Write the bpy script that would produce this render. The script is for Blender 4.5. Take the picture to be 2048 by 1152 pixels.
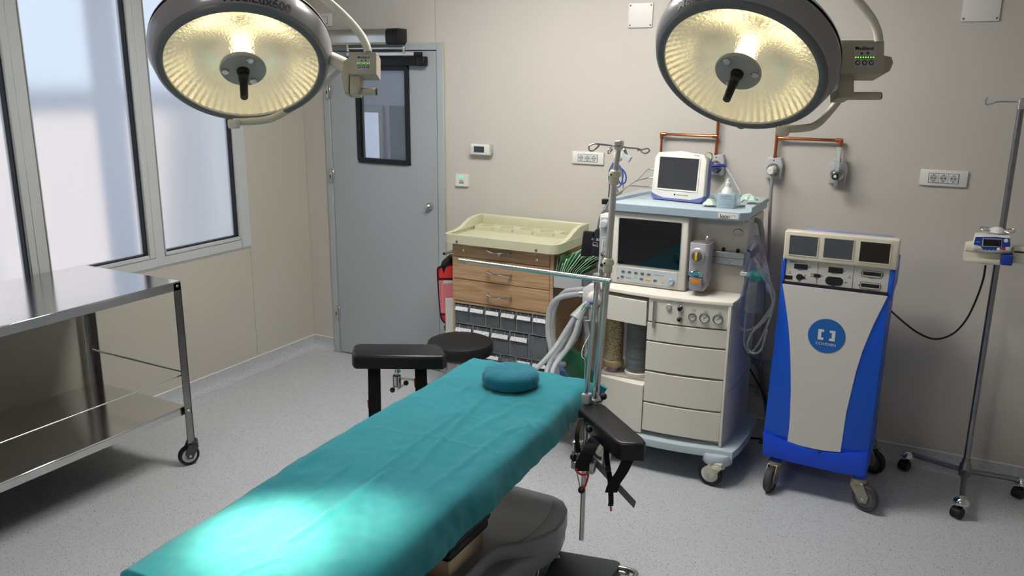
import bpy, bmesh, math, random
from mathutils import Vector, Matrix, noise
random.seed(7)
for o in list(bpy.data.objects): bpy.data.objects.remove(o)
scene = bpy.context.scene
COL = scene.collection
PI = math.pi
V = Vector

# ------------------------------------------------------------------ camera
FPX, YAW, PITCH, ROLL = 1662.51, 27.5785, 14.1277, 0.5322
CAM = V((3.9104, -4.4187, 1.8908))
_y, _p, _r = (math.radians(a) for a in (YAW, PITCH, ROLL))
FW = V((-math.sin(_y)*math.cos(_p), math.cos(_y)*math.cos(_p), -math.sin(_p)))
_rt = V((math.cos(_y), math.sin(_y), 0)); _up = _rt.cross(FW)
RT = _rt*math.cos(_r) + _up*math.sin(_r)
UP = -_rt*math.sin(_r) + _up*math.cos(_r)
cd = bpy.data.cameras.new('camera'); cam = bpy.data.objects.new('camera', cd); COL.objects.link(cam)
cd.sensor_fit = 'HORIZONTAL'; cd.sensor_width = 36; cd.lens = FPX*36/2048; cd.clip_start = .02
mw = Matrix((( RT.x, UP.x, -FW.x, CAM.x), (RT.y, UP.y, -FW.y, CAM.y), (RT.z, UP.z, -FW.z, CAM.z), (0, 0, 0, 1)))
cam.matrix_world = mw
scene.camera = cam

def px(u, v, x=None, y=None, z=None, w=None):
    """the point seen at pixel (u, v) on the plane x=, y= or z= (or at depth w)"""
    d = FW + RT*((u-1024)/FPX) - UP*((v-576)/FPX)
    if x is not None: t = (x-CAM.x)/d.x
    elif y is not None: t = (y-CAM.y)/d.y
    elif z is not None: t = (z-CAM.z)/d.z
    else: t = w
    return CAM + d*t

# ------------------------------------------------------------------ world, light, exposure
wd = bpy.data.worlds.new('sky'); scene.world = wd; wd.use_nodes = True
nt = wd.node_tree; nt.nodes.clear()
wo = nt.nodes.new('ShaderNodeOutputWorld'); wb = nt.nodes.new('ShaderNodeBackground')
wb.inputs[0].default_value = (.74, .85, 1.0, 1); wb.inputs[1].default_value = SKY = .62
nt.links.new(wb.outputs[0], wo.inputs[0])
PANE_GLOW = 1.1          # daylight scattered by the frosted panes
CEIL_GLOW = 26.0         # ceiling luminaires
SURG_W = 460.0             # watts of each surgical lamp beam
sd = bpy.data.lights.new('sun', 'SUN'); sd.energy = 4.5; sd.angle = .01; sd.color = (1, .92, .84)
sun = bpy.data.objects.new('sun', sd); COL.objects.link(sun); sun.location = (6, 0, 8)
sun.rotation_euler = V((-math.cos(math.radians(68)), -.12, -math.sin(math.radians(68)))).to_track_quat('-Z', 'Y').to_euler()   # over the roof, onto the parapet outside
vs = scene.view_settings
vs.view_transform = 'Standard'; vs.look = 'None'; vs.gamma = 1; vs.use_curve_mapping = False; vs.exposure = 0.0
scene.cycles.use_denoising = True
scene.cycles.max_bounces = 8; scene.cycles.diffuse_bounces = 4; scene.cycles.glossy_bounces = 4
scene.cycles.transmission_bounces = 8; scene.cycles.transparent_max_bounces = 8
scene.cycles.caustics_reflective = False; scene.cycles.sample_clamp_indirect = 4

# ------------------------------------------------------------------ materials
def lin(c):
    if isinstance(c, str):
        c = c.lstrip('#'); c = [int(c[i:i+2], 16)/255 for i in (0, 2, 4)]
        c = [x/12.92 if x <= .04045 else ((x+.055)/1.055)**2.4 for x in c]
    return (c[0], c[1], c[2], 1)
MATS = {}
def mat(name, color, rough=.5, metal=0.0, var=.05, vscale=6, bump=0, bscale=200, spec=.5, coat=0, trans=0, ior=1.45, emit=None, es=0, aniso=None, alpha=1, sheen=0):
    if name in MATS: return MATS[name]
    m = bpy.data.materials.new(name); m.use_nodes = True; t = m.node_tree; n = t.nodes; n.clear()
    out = n.new('ShaderNodeOutputMaterial'); b = n.new('ShaderNodeBsdfPrincipled'); t.links.new(b.outputs[0], out.inputs[0])
    c = lin(color)
    b.inputs['Roughness'].default_value = rough; b.inputs['Metallic'].default_value = metal
    b.inputs['Specular IOR Level'].default_value = spec; b.inputs['IOR'].default_value = ior
    b.inputs['Coat Weight'].default_value = coat; b.inputs['Transmission Weight'].default_value = trans
    b.inputs['Alpha'].default_value = alpha
    if sheen: b.inputs['Sheen Weight'].default_value = sheen
    tc = n.new('ShaderNodeTexCoord')
    nz = n.new('ShaderNodeTexNoise'); nz.inputs['Scale'].default_value = vscale; nz.inputs['Detail'].default_value = 3
    t.links.new(tc.outputs['Object'], nz.inputs['Vector'])
    mx = n.new('ShaderNodeMix'); mx.data_type = 'RGBA'
    mx.inputs[6].default_value = tuple(x*(1-var) for x in c[:3])+(1,); mx.inputs[7].default_value = tuple(min(1, x*(1+var)) for x in c[:3])+(1,)
    t.links.new(nz.outputs['Fac'], mx.inputs[0]); t.links.new(mx.outputs[2], b.inputs['Base Color'])
    if bump:
        nb = n.new('ShaderNodeTexNoise'); nb.inputs['Scale'].default_value = bscale; nb.inputs['Detail'].default_value = 2
        if aniso:
            mp = n.new('ShaderNodeMapping'); mp.inputs['Scale'].default_value = aniso
            t.links.new(tc.outputs['Object'], mp.inputs[0]); t.links.new(mp.outputs[0], nb.inputs['Vector'])
        else: t.links.new(tc.outputs['Object'], nb.inputs['Vector'])
        bp = n.new('ShaderNodeBump'); bp.inputs['Strength'].default_value = bump; bp.inputs['Distance'].default_value = .002
        t.links.new(nb.outputs['Fac'], bp.inputs['Height']); t.links.new(bp.outputs[0], b.inputs['Normal'])
    if emit is not None:
        b.inputs['Emission Color'].default_value = lin(emit); b.inputs['Emission Strength'].default_value = es
    MATS[name] = m; return m
def nodes(m): return m.node_tree.nodes, m.node_tree.links, m.node_tree.nodes['Principled BSDF']

# ------------------------------------------------------------------ geometry helpers
class MB:
    """collects shapes in world space; build() links them as ONE mesh object"""
    def __init__(s, m=None): s.V = []; s.F = []; s.m = m
    def _add(s, vs, fs):
        k = len(s.V)
        s.V += [(s.m @ V(v)) if s.m is not None else V(v) for v in vs]
        s.F += [tuple(i+k for i in f) for f in fs]
        return s
    def _bm(s, bm):
        bm.verts.index_update()
        vs = [v.co.copy() for v in bm.verts]; fs = [[v.index for v in f.verts] for f in bm.faces]
        bm.free(); return s._add(vs, fs)
    def box(s, a, b, bev=0, seg=2, only=None):
        lo = [min(a[i], b[i]) for i in range(3)]; hi = [max(a[i], b[i]) for i in range(3)]
        bm = bmesh.new(); bmesh.ops.create_cube(bm, size=1)
        for v in bm.verts: v.co = V([lo[i]+(v.co[i]+.5)*(hi[i]-lo[i]) for i in range(3)])
        if bev:
            es = list(bm.edges)
            if only is not None:    # bevel only edges parallel to this axis
                es = [e for e in es if abs((e.verts[0].co-e.verts[1].co).normalized()[only]) > .9]
            bmesh.ops.bevel(bm, geom=es, offset=bev, segments=seg, affect='EDGES', clamp_overlap=True, profile=.5)
        return s._bm(bm)
    def prism(s, pts, o, ex, ey, ez, depth, bev=0, seg=2):
        """outline pts (2D in ex, ey from o) pushed along ez by depth"""
        o, ex, ey, ez = V(o), V(ex), V(ey), V(ez)
        bm = bmesh.new(); a = [bm.verts.new(o+ex*p[0]+ey*p[1]) for p in pts]; b = [bm.verts.new(v.co+ez*depth) for v in a]
        n = len(a); bm.faces.new(a); top = bm.faces.new(b[::-1])
        for i in range(n): bm.faces.new((a[i], b[i], b[(i+1) % n], a[(i+1) % n]))
        bmesh.ops.recalc_face_normals(bm, faces=bm.faces)
        if bev: bmesh.ops.bevel(bm, geom=list(top.edges), offset=bev, segments=seg, affect='EDGES', clamp_overlap=True, profile=.5)
        return s._bm(bm)
    def frame_of(s, d):
        d = V(d).normalized(); h = V((0, 0, 1)) if abs(d.z) < .9 else V((1, 0, 0))
        a = h.cross(d).normalized(); return a, d.cross(a), d
    def cyl(s, p0, p1, r, r2=None, seg=16, caps=True):
        r2 = r if r2 is None else r2
        return s.lathe([(r, 0), (r2, (V(p1)-V(p0)).length)], p0, V(p1)-V(p0), seg, caps)
    def lathe(s, prof, o, ax=(0, 0, 1), seg=24, caps=True):
        a, b, d = s.frame_of(ax); o = V(o); vs = []; fs = []; n = len(prof)
        for r, h in prof:
            for k in range(seg):
                t = 2*PI*k/seg; vs.append(o+d*h+(a*math.cos(t)+b*math.sin(t))*max(r, 1e-5))
        for i in range(n-1):
            for k in range(seg):
                k2 = (k+1) % seg; fs.append((i*seg+k, i*seg+k2, (i+1)*seg+k2, (i+1)*seg+k))
        if caps:
            if prof[0][0] > 1e-4: fs.append(tuple(range(seg))[::-1])
            if prof[-1][0] > 1e-4: fs.append(tuple((n-1)*seg+k for k in range(seg)))
        return s._add(vs, fs)
    def tube(s, pts, r, seg=8, spl=0, closed=False, flat=None, rib=0):
        pts = [V(p) for p in pts]
        if spl: pts = spline(pts, spl, closed)
        n = len(pts); vs = []; fs = []; up = None
        for i, p in enumerate(pts):
            if closed: d = pts[(i+1) % n]-pts[i-1]
            else: d = pts[min(i+1, n-1)]-pts[max(i-1, 0)]
            d.normalize()
            if up is None: a, b, _ = s.frame_of(d)
            else:
                a = up-d*up.dot(d)
                if a.length < 1e-5: a, b, _ = s.frame_of(d)
                a.normalize(); b = d.cross(a)
            up = a
            rr = r
            if isinstance(r, (list, tuple)):
                q = i/(n-1)*(len(r)-1); k0 = min(int(q), len(r)-2); rr = r[k0]+(r[k0+1]-r[k0])*(q-k0)
            if rib: rr = rr*(1+rib*(i % 2))
            fx, fy = flat or (1, 1)
            for k in range(seg):
                t = 2*PI*k/seg; vs.append(p+(a*math.cos(t)*fx+b*math.sin(t)*fy)*rr)
        for i in range(n if closed else n-1):
            j = (i+1) % n
            for k in range(seg):
                k2 = (k+1) % seg; fs.append((i*seg+k, i*seg+k2, j*seg+k2, j*seg+k))
        if not closed: fs += [tuple(range(seg))[::-1], tuple((n-1)*seg+k for k in range(seg))]
        return s._add(vs, fs)
    def ribbon(s, pts, wdir, width, thick, spl=0):
        """flat strap through pts; wdir = across direction"""
        pts = [V(p) for p in pts]
        if spl: pts = spline(pts, spl)
        w = V(wdir).normalized(); vs = []; fs = []; n = len(pts)
        for i, p in enumerate(pts):
            d = (pts[min(i+1, n-1)]-pts[max(i-1, 0)]).normalized(); q = d.cross(w).normalized()
            ww = width[i*len(width)//n] if isinstance(width, (list, tuple)) else width
            for a, b in ((-.5, -.5), (.5, -.5), (.5, .5), (-.5, .5)): vs.append(p+w*a*ww+q*b*thick)
        for i in range(n-1):
            for k in range(4): fs.append((i*4+k, i*4+(k+1) % 4, i*4+4+(k+1) % 4, i*4+4+k))
        fs += [(3, 2, 1, 0), tuple((n-1)*4+k for k in range(4))]
        return s._add(vs, fs)
    def ball(s, c, r, sc=(1, 1, 1), seg=16, rings=10, ax=(0, 0, 1)):
        prof = [(r*math.sin(PI*i/rings), -r*math.cos(PI*i/rings)) for i in range(rings+1)]
        k = len(s.V); s.lathe(prof, (0, 0, 0), ax, seg, False)
        mm = s.m
        for i in range(k, len(s.V)):
            v = (mm.inverted() @ s.V[i]) if mm is not None else s.V[i]
            v = V((v.x*sc[0], v.y*sc[1], v.z*sc[2]))+V(c); s.V[i] = (mm @ v) if mm is not None else v
        return s
    def grid(s, fn, nu, nv):
        vs = [fn(i/nu, j/nv) for j in range(nv+1) for i in range(nu+1)]
        fs = [(j*(nu+1)+i, j*(nu+1)+i+1, (j+1)*(nu+1)+i+1, (j+1)*(nu+1)+i) for j in range(nv) for i in range(nu)]
        return s._add(vs, fs)
    def build(s, name, m, parent=None, smooth=38, fix=True):
        me = bpy.data.meshes.new(name)
        bm = bmesh.new(); vv = [bm.verts.new(v) for v in s.V]
        for f in s.F:
            try: bm.faces.new([vv[i] for i in f])
            except ValueError: pass
        bmesh.ops.remove_doubles(bm, verts=bm.verts, dist=2e-5)
        if fix: bmesh.ops.recalc_face_normals(bm, faces=bm.faces)
        ca = math.radians(smooth)
        for f in bm.faces: f.smooth = True
        for e in bm.edges:
            if len(e.link_faces) == 2:
                if e.calc_face_angle(0) > ca: e.smooth = False
            else: e.smooth = False
        bm.to_mesh(me); bm.free()
        me.materials.append(m)
        o = bpy.data.objects.new(name, me); COL.objects.link(o)
        if parent is not None: adopt(o, parent)
        return o
def spline(pts, k, closed=False):
    out = []; n = len(pts)
    for i in range(n if closed else n-1):
        p0 = pts[i-1] if (i > 0 or closed) else pts[0]*2-pts[1]
        p1 = pts[i]; p2 = pts[(i+1) % n]
        p3 = pts[(i+2) % n] if (i+2 < n or closed) else p2*2-p1
        for j in range(k):
            t = j/k
            out.append(.5*((2*p1)+(p2-p0)*t+(2*p0-5*p1+4*p2-p3)*t*t+(3*p1-p0-3*p2+p3)*t**3))
    if not closed: out.append(pts[-1].copy())
    return out
def adopt(o, parent):
    o.parent = parent
    o.matrix_parent_inverse = Matrix.Translation(ANCHOR.get(parent.name, V((0, 0, 0)))).inverted()   # meshes keep world coordinates
ANCHOR = {}
def tag(o, label, cat, group=None):
    o['label'] = label; o['category'] = cat
    if group: o['group'] = group
    return o
def thing(name, label, cat, loc, group=None):
    o = bpy.data.objects.new(name, None); COL.objects.link(o); o.empty_display_size = .05
    o.location = V(loc); ANCHOR[o.name] = V(loc)
    return tag(o, label, cat, group)
def struct(o): o['kind'] = 'structure'; return o
def box(name, a, b, m, parent=None, bev=0, seg=2): return MB().box(a, b, bev, seg).build(name, m, parent)
def rrect(w, h, r, k=4, cx=0, cy=0):
    pts = []
    for sx, sy, a0 in ((1, 1, 0), (-1, 1, 90), (-1, -1, 180), (1, -1, 270)):
        for i in range(k+1):
            a = math.radians(a0+90*i/k); pts.append((cx+sx*(w/2-r)+r*math.cos(a), cy+sy*(h/2-r)+r*math.sin(a)))
    return pts
def circ(r, n=24, cx=0, cy=0): return [(cx+r*math.cos(2*PI*i/n), cy+r*math.sin(2*PI*i/n)) for i in range(n)]
XA, YA, ZA = V((1, 0, 0)), V((0, 1, 0)), V((0, 0, 1))
def lettering(txt, size, o, ex, ey, m, parent, name='lettering', depth=.0006, align='CENTER', squash=1, bend=None, bold=False):
    cu = bpy.data.curves.new('t', 'FONT'); cu.body = txt; cu.size = 1; cu.align_x = align; cu.align_y = 'CENTER'; cu.extrude = .5; cu.resolution_u = 3
    if bold: cu.offset = .015
    t = bpy.data.objects.new('t', cu); COL.objects.link(t)
    bpy.context.view_layer.update()
    me = bpy.data.meshes.new_from_object(t.evaluated_get(bpy.context.evaluated_depsgraph_get()))
    bpy.data.objects.remove(t); bpy.data.curves.remove(cu)
    o, ex, ey = V(o), V(ex).normalized(), V(ey).normalized(); ez = ex.cross(ey)
    for v in me.vertices:
        x, y, z = v.co.x*size*squash, v.co.y*size, v.co.z*depth
        v.co = bend(x, y, z) if bend else o+ex*x+ey*y+ez*z
    me.name = name; me.materials.clear(); me.materials.append(m)
    ob = bpy.data.objects.new(name, me); COL.objects.link(ob)
    if parent is not None: adopt(ob, parent)
    return ob

# ------------------------------------------------------------------ shared materials
def make_terrazzo(name, base, speck, light):
    m = mat(name, base, rough=.42, var=.03, vscale=2); n, l, b = nodes(m)
    tc = n['Texture Coordinate']; mixc = b.inputs['Base Color'].links[0].from_socket
    prev = mixc
    for sc, th, colr, seedv in ((105, .22, speck, 0), (150, .2, speck, 7.3), (120, .18, light, 3.1)):
        mp = n.new('ShaderNodeMapping'); mp.inputs['Location'].default_value = (seedv, seedv*2, seedv*.5); l.new(tc.outputs['Object'], mp.inputs[0])
        nz = n.new('ShaderNodeTexNoise'); nz.inputs['Scale'].default_value = 60; l.new(mp.outputs[0], nz.inputs['Vector'])
        ad = n.new('ShaderNodeVectorMath'); ad.operation = 'MULTIPLY_ADD'; ad.inputs[1].default_value = (.012, .012, .012); l.new(nz.outputs['Color'], ad.inputs[0]); l.new(mp.outputs[0], ad.inputs[2])
        vo = n.new('ShaderNodeTexVoronoi'); vo.inputs['Scale'].default_value = sc; vo.inputs['Randomness'].default_value = 1; l.new(ad.outputs[0], vo.inputs['Vector'])
        lt = n.new('ShaderNodeMath'); lt.operation = 'LESS_THAN'; lt.inputs[1].default_value = th; l.new(vo.outputs['Distance'], lt.inputs[0])
        sp = n.new('ShaderNodeSeparateColor'); l.new(vo.outputs['Color'], sp.inputs[0])
        g = n.new('ShaderNodeMath'); g.operation = 'GREATER_THAN'; g.inputs[1].default_value = .35; l.new(sp.outputs[0], g.inputs[0])
        mu = n.new('ShaderNodeMath'); mu.operation = 'MULTIPLY'; l.new(lt.outputs[0], mu.inputs[0]); l.new(g.outputs[0], mu.inputs[1])
        mu2 = n.new('ShaderNodeMath'); mu2.operation = 'MULTIPLY'; mu2.inputs[1].default_value = .8; l.new(mu.outputs[0], mu2.inputs[0])
        mx = n.new('ShaderNodeMix'); mx.data_type = 'RGBA'; mx.inputs[7].default_value = lin(colr)
        l.new(mu2.outputs[0], mx.inputs[0]); l.new(prev, mx.inputs[6]); prev = mx.outputs[2]
    l.new(prev, b.inputs['Base Color']); return m
FLOOR = make_terrazzo('speckled_vinyl', '#c1c5ca', '#48484c', '#e2e2e2')
WALL = mat('wall_vinyl', '#cac5be', rough=.6, var=.03, vscale=60, bump=.12, bscale=700)
WALL_SHADED = mat('wall_vinyl_shaded', '#c4c0b4', rough=.6, var=.03, vscale=60, bump=.12, bscale=700)  # same vinyl as the back wall, the window side's backlit shade put into its colour
WHITE_PAINT = mat('ceiling_paint', '#e8e8e6', rough=.8, var=.02)
PVC = mat('window_profile', '#c9cdce', rough=.35, var=.02)
GASKET = mat('black_gasket', '#14161a', rough=.6)
DOORM = mat('door_laminate', '#a9aeb4', rough=.55, var=.03, vscale=120, bump=.05, bscale=500)
DOORF = mat('door_frame_metal', '#adb6b8', rough=.5, var=.03)
STEEL = mat('stainless_steel', '#dadad8', rough=.24, metal=1, var=.06, vscale=20, bump=.05, bscale=60, aniso=(1, 40, 40))
STEELD = mat('brushed_steel_sheet', '#e8e8e8', rough=.13, metal=1, var=.06, vscale=8, bump=.03, bscale=60, aniso=(40, 1, 40))
CHROME = mat('chrome', '#d8d8d8', rough=.08, metal=1, var=.02)
BLACKP = mat('black_plastic', '#101114', rough=.38, var=.1)
BLACKV = mat('black_vinyl', '#121317', rough=.36, var=.15, bump=.15, bscale=300)
BLACKF = mat('black_strap_web', '#0c0c10', rough=.85, var=.2, bump=.4, bscale=600)
RUBBER = mat('grey_rubber', '#3a3c3f', rough=.6)
RUBBERB = mat('black_rubber', '#17171a', rough=.6)
WHITEP = mat('white_plastic', '#e6e5e1', rough=.4, var=.02)
GREYP = mat('grey_plastic', '#b9bec0', rough=.45, var=.03)
DARKP = mat('dark_grey_plastic', '#55585a', rough=.5)
INK = mat('black_ink', '#1a1a1e', rough=.7)
COPPER = mat('copper_pipe', '#c67a55', rough=.28, metal=1, var=.12, vscale=30)
CABLEG = mat('grey_cable', '#9a9c9c', rough=.5)
CABLEB = mat('black_cable', '#0f0f12', rough=.5)
def glassy(name, color, rough=.05, alpha=.35):
    """thin clear plastic or glass: mostly see-through with a gloss"""
    m = bpy.data.materials.new(name); m.use_nodes = True; n, l = m.node_tree.nodes, m.node_tree.links; n.clear()
    out = n.new('ShaderNodeOutputMaterial'); tr = n.new('ShaderNodeBsdfTransparent'); b = n.new('ShaderNodeBsdfPrincipled'); mx = n.new('ShaderNodeMixShader')
    b.inputs['Base Color'].default_value = lin(color); b.inputs['Roughness'].default_value = rough
    tr.inputs[0].default_value = tuple(.6+.4*c for c in lin(color)[:3])+(1,)
    tc = n.new('ShaderNodeTexCoord'); nz = n.new('ShaderNodeTexNoise'); nz.inputs['Scale'].default_value = 40; l.new(tc.outputs['Object'], nz.inputs[0])
    mr = n.new('ShaderNodeMapRange'); mr.inputs[3].default_value = alpha*.8; mr.inputs[4].default_value = min(1, alpha*1.2); l.new(nz.outputs['Fac'], mr.inputs[0])
    l.new(mr.outputs[0], mx.inputs[0]); l.new(tr.outputs[0], mx.inputs[1]); l.new(b.outputs[0], mx.inputs[2]); l.new(mx.outputs[0], out.inputs[0])
    MATS[name] = m; return m
CLEAR = glassy('clear_plastic', '#dfe8ec', .08, .3)
MILKY = glassy('milky_tubing', '#ccd2d8', .25, .5)
SMOKE = glassy('smoky_tubing', '#9aa0a6', .15, .34)
WINGLASS = glassy('door_glass', '#cfd6dc', .02, .16)

def caster(parent, p, r, w, head, forkm, tyrem, hubm, top, name='caster', offs=.03, twin=False):
    """swivel caster standing on floor point p; head = rolling direction (degrees); top = z of its stem plate"""
    p = V(p); h = math.radians(head); d = V((math.cos(h), math.sin(h), 0)); s = V((-d.y, d.x, 0))
    c = p+V((0, 0, r)); st = c+d*offs
    b = MB(); b.cyl(st+V((0, 0, r*.75)), V((st.x, st.y, top)), r*.42, seg=14); b.lathe([(r*.55, 0), (r*.5, r*.25)], V((st.x, st.y, top-r*.3)), ZA, 16)
    for k in (-1, 1):
        q = c+s*k*(w/2+.006)
        pts = [(-.30*r, -.25*r), (.22*r, -.35*r), (offs+r*.45, r*.75), (offs+r*.4, r*1.12), (offs-r*.5, r*1.12), (-.42*r, r*.3)]
        b.prism(pts, q-s*k*.003, d, ZA, s*k, .006, .002, 1)
    b.prism([(offs-r*.5, -w/2-.008), (offs+r*.45, -w/2-.008), (offs+r*.45, w/2+.008), (offs-r*.5, w/2+.008)], c+V((0, 0, r*1.06)), d, s, ZA, r*.1, .002, 1)
    f = b.build(name, forkm, parent)
    t = MB().lathe([(r*.72, -w/2), (r*.92, -w/2), (r, -w*.25), (r, w*.25), (r*.92, w/2), (r*.72, w/2)], c, s, 28, False).build('tyre', tyrem, f)
    MB().lathe([(0, -w/2-.003), (r*.3, -w/2-.003), (r*.34, -w/2), (r*.7, -w/2+.002), (r*.7, w/2-.002), (r*.34, w/2), (r*.3, w/2+.003), (0, w/2+.003)], c, s, 24).build('wheel_hub', hubm, f)
    MB().cyl(c-s*(w/2+.011), c+s*(w/2+.011), r*.13, seg=10).build('axle', CHROME, f)
    return f
# ================================================================== ROOM
RX, RY, CZ = 5.6, -6.4, 2.8        # right wall, front wall, ceiling
DX0, DX1, DZ = .196, 1.13, 2.10    # door frame outer edges
struct(MB().box((-.2, RY, -.1), (RX, .12, 0)).build('floor', FLOOR))
struct(MB().box((-.3, RY-.1, CZ), (RX+.1, .12, CZ+.1)).build('ceiling', WHITE_PAINT))
struct(MB().box((RX, RY, 0), (RX+.1, .12, CZ)).build('wall_right', WALL))
struct(MB().box((-.3, RY-.1, 0), (RX+.1, RY, CZ)).build('wall_front', WALL))
# back wall: core with the door opening, clad with vinyl panels
b = MB()
b.box((0, .004, 0), (DX0+.02, .12, CZ)); b.box((DX1-.02, .004, 0), (RX, .12, CZ)); b.box((DX0+.02, .004, DZ-.02), (DX1-.02, .12, CZ))
wb_ = struct(b.build('wall_back', WALL))
for x0, x1, z0 in ((.0005, DX0, 0), (DX0, 1.064, DZ), (1.0665, DX1, DZ), (DX1, RX, 0)):
    MB().box((x0, 0, z0), (x1, .0042, CZ)).build('wall_panel', WALL, wb_)
# left wall with the window opening
WY0, WY1, WZ0, WZ1 = -3.62, -.56, .838, 2.46
b = MB()
b.box((-.3, WY1, 0), (-.004, .12, CZ)); b.box((-.3, RY, 0), (-.004, WY0, CZ))
b.box((-.3, WY0, 0), (-.004, WY1, WZ0)); b.box((-.3, WY0, WZ1), (-.004, WY1, CZ))
wl_ = struct(b.build('wall_left', WALL_SHADED))
for y0, y1, z0, z1 in ((WY1-.011, -.0005, 0, CZ), (-2.6, WY1-.0135, 0, WZ0), (RY, -2.6025, 0, WZ0), (-3.6, WY1-.0135, WZ1, CZ)):
    if z1 == CZ and z0 == 0: y0 = WY1
    MB().box((-.0042, y0, z0), (0, y1, z1)).build('wall_panel', WALL_SHADED, wl_)
# coved skirting of the floor vinyl with a pale bead on top
HB = .0947
def cove(name, a, b_, n):
    a, b_, n = V(a), V(b_), V(n); prof = [(.001, -.002), (.055, .0), (.055, .0012), (.034, .006), (.018, .016), (.008, .034), (.0045, .055), (.0045, HB-.004), (.001, HB-.004)]
    m = MB(); vs = []; k = len(prof)
    for p in (a, b_): vs += [p+n*q[0]+ZA*q[1] for q in prof]
    m._add(vs, [(i, i+1, k+i+1, k+i) for i in range(k-1)]+[tuple(range(k)), tuple(range(k, 2*k))])
    o = struct(m.build(name, FLOOR, smooth=60))
    t = MB(); d = (b_-a).normalized()
    t.prism([(0, 0), (.006, 0), (.006, .003), (.003, .006), (0, .006)], a+ZA*(HB-.005), n, ZA, d, (b_-a).length)
    t.build('bead', WHITEP, o); return o
cove('baseboard_left', (0, RY, 0), (0, -.0, 0), (1, 0, 0))
cove('baseboard_back', (0, 0, 0), (DX0, 0, 0), (0, -1, 0))
cove('baseboard_back', (DX1, 0, 0), (RX, 0, 0), (0, -1, 0))
cove('baseboard_right', (RX, 0, 0), (RX, RY, 0), (-1, 0, 0))

# ------------------------------------------------------------------ window
def frosted():
    m = bpy.data.materials.new('frosted_glass'); m.use_nodes = True; n, l = m.node_tree.nodes, m.node_tree.links; n.clear()
    out = n.new('ShaderNodeOutputMaterial'); r = n.new('ShaderNodeBsdfRefraction'); e = n.new('ShaderNodeEmission'); ad = n.new('ShaderNodeAddShader')
    g = n.new('ShaderNodeBsdfGlossy'); mx = n.new('ShaderNodeMixShader'); fr = n.new('ShaderNodeFresnel')
    r.inputs['Roughness'].default_value = .45; r.inputs['IOR'].default_value = 1.12; r.inputs['Color'].default_value = (.9, .93, .96, 1)
    g.inputs['Roughness'].default_value = .3
    e.inputs['Color'].default_value = (.80, .88, 1, 1); e.inputs['Strength'].default_value = PANE_GLOW*.2
    tc = n.new('ShaderNodeTexCoord'); nz = n.new('ShaderNodeTexNoise'); nz.inputs['Scale'].default_value = 900; l.new(tc.outputs['Object'], nz.inputs[0])
    bp = n.new('ShaderNodeBump'); bp.inputs['Strength'].default_value = .1; bp.inputs['Distance'].default_value = .001; l.new(nz.outputs['Fac'], bp.inputs['Height']); l.new(bp.outputs[0], r.inputs['Normal'])
    l.new(fr.outputs[0], mx.inputs[0]); l.new(r.outputs[0], mx.inputs[1]); l.new(g.outputs[0], mx.inputs[2])
    l.new(mx.outputs[0], ad.inputs[0]); l.new(e.outputs[0], ad.inputs[1]); l.new(ad.outputs[0], out.inputs[0])
    MATS['frosted'] = m; return m
FROST = frosted()
b = MB(); X0, X1 = -.09, .012
b.box((X0, WY1-.078, WZ0), (X1, WY1, WZ1), .004, 1)                      # right jamb
b.box((X0, WY0, WZ0), (X1, WY1-.078, WZ0+.055), .004, 1); b.box((X0, WY0, WZ1-.07), (X1, WY1-.078, WZ1), .004, 1)
b.box((X0, WY0, WZ0), (X1, WY0+.07, WZ1), .004, 1)
MUL = [(-1.292, -1.226), (-1.972, -1.912), (-2.70, -2.62), (-3.40, -3.34)]
for y0, y1 in MUL: b.box((X0, y0, WZ0+.05), (X1, y1, WZ1-.06), .003, 1)
wn = struct(b.build('window_1', PVC))
OUT = [(WY1-.005, 'x')]
t = MB(); t.box((-.002, WY1, WZ0-.004), (.006, WY1+.004, WZ1)); t.box((-.002, WY0, WZ0-.006), (.006, WY1+.004, WZ0)); t.build('edge_trim', PVC, wn)
panes = [(-1.226, WY1-.078), (-1.912, -1.292), (-2.62, -1.972), (-3.34, -2.70)]
for i, (y0, y1) in enumerate(panes):
    z0, z1 = WZ0+.055, WZ1-.07
    # sash: flat profile with a sloping bead and a dark gasket round each pane
    sw = .02 if i == 0 else .042
    s = MB()
    for a, c in (((y0, z0), (y0+(.0 if i == 0 else .0)+ (0.004 if i == 0 else .004), z1)),): pass
    lw = .004 if i in (0, 1, 2, 3) else sw
    s.box((-.06, y1-sw, z0), (.018, y1, z1), .005, 1)
    s.box((-.06, y0, z0), (.018, y0+lw, z1)); s.box((-.06, y0+lw, z0), (.018, y1-sw, z0+.022), .004, 1); s.box((-.06, y0+lw, z1-.022), (.018, y1-sw, z1), .004, 1)
    s.build('sash', PVC, wn)
    ya, yb, za, zb = y0+lw, y1-sw, z0+.022, z1-.022
    g = MB(); k = .007
    g.box((-.045, yb-k, za), (.004, yb, zb)); g.box((-.045, ya, za), (.004, ya+k*.5, zb)); g.box((-.045, ya, za), (.004, yb, za+k)); g.box((-.045, ya, zb-k), (.004, yb, zb))
    g.build('gasket', GASKET, wn)
    MB().box((-.034, ya, za), (-.026, yb, zb)).build('pane', FROST, wn)
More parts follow.
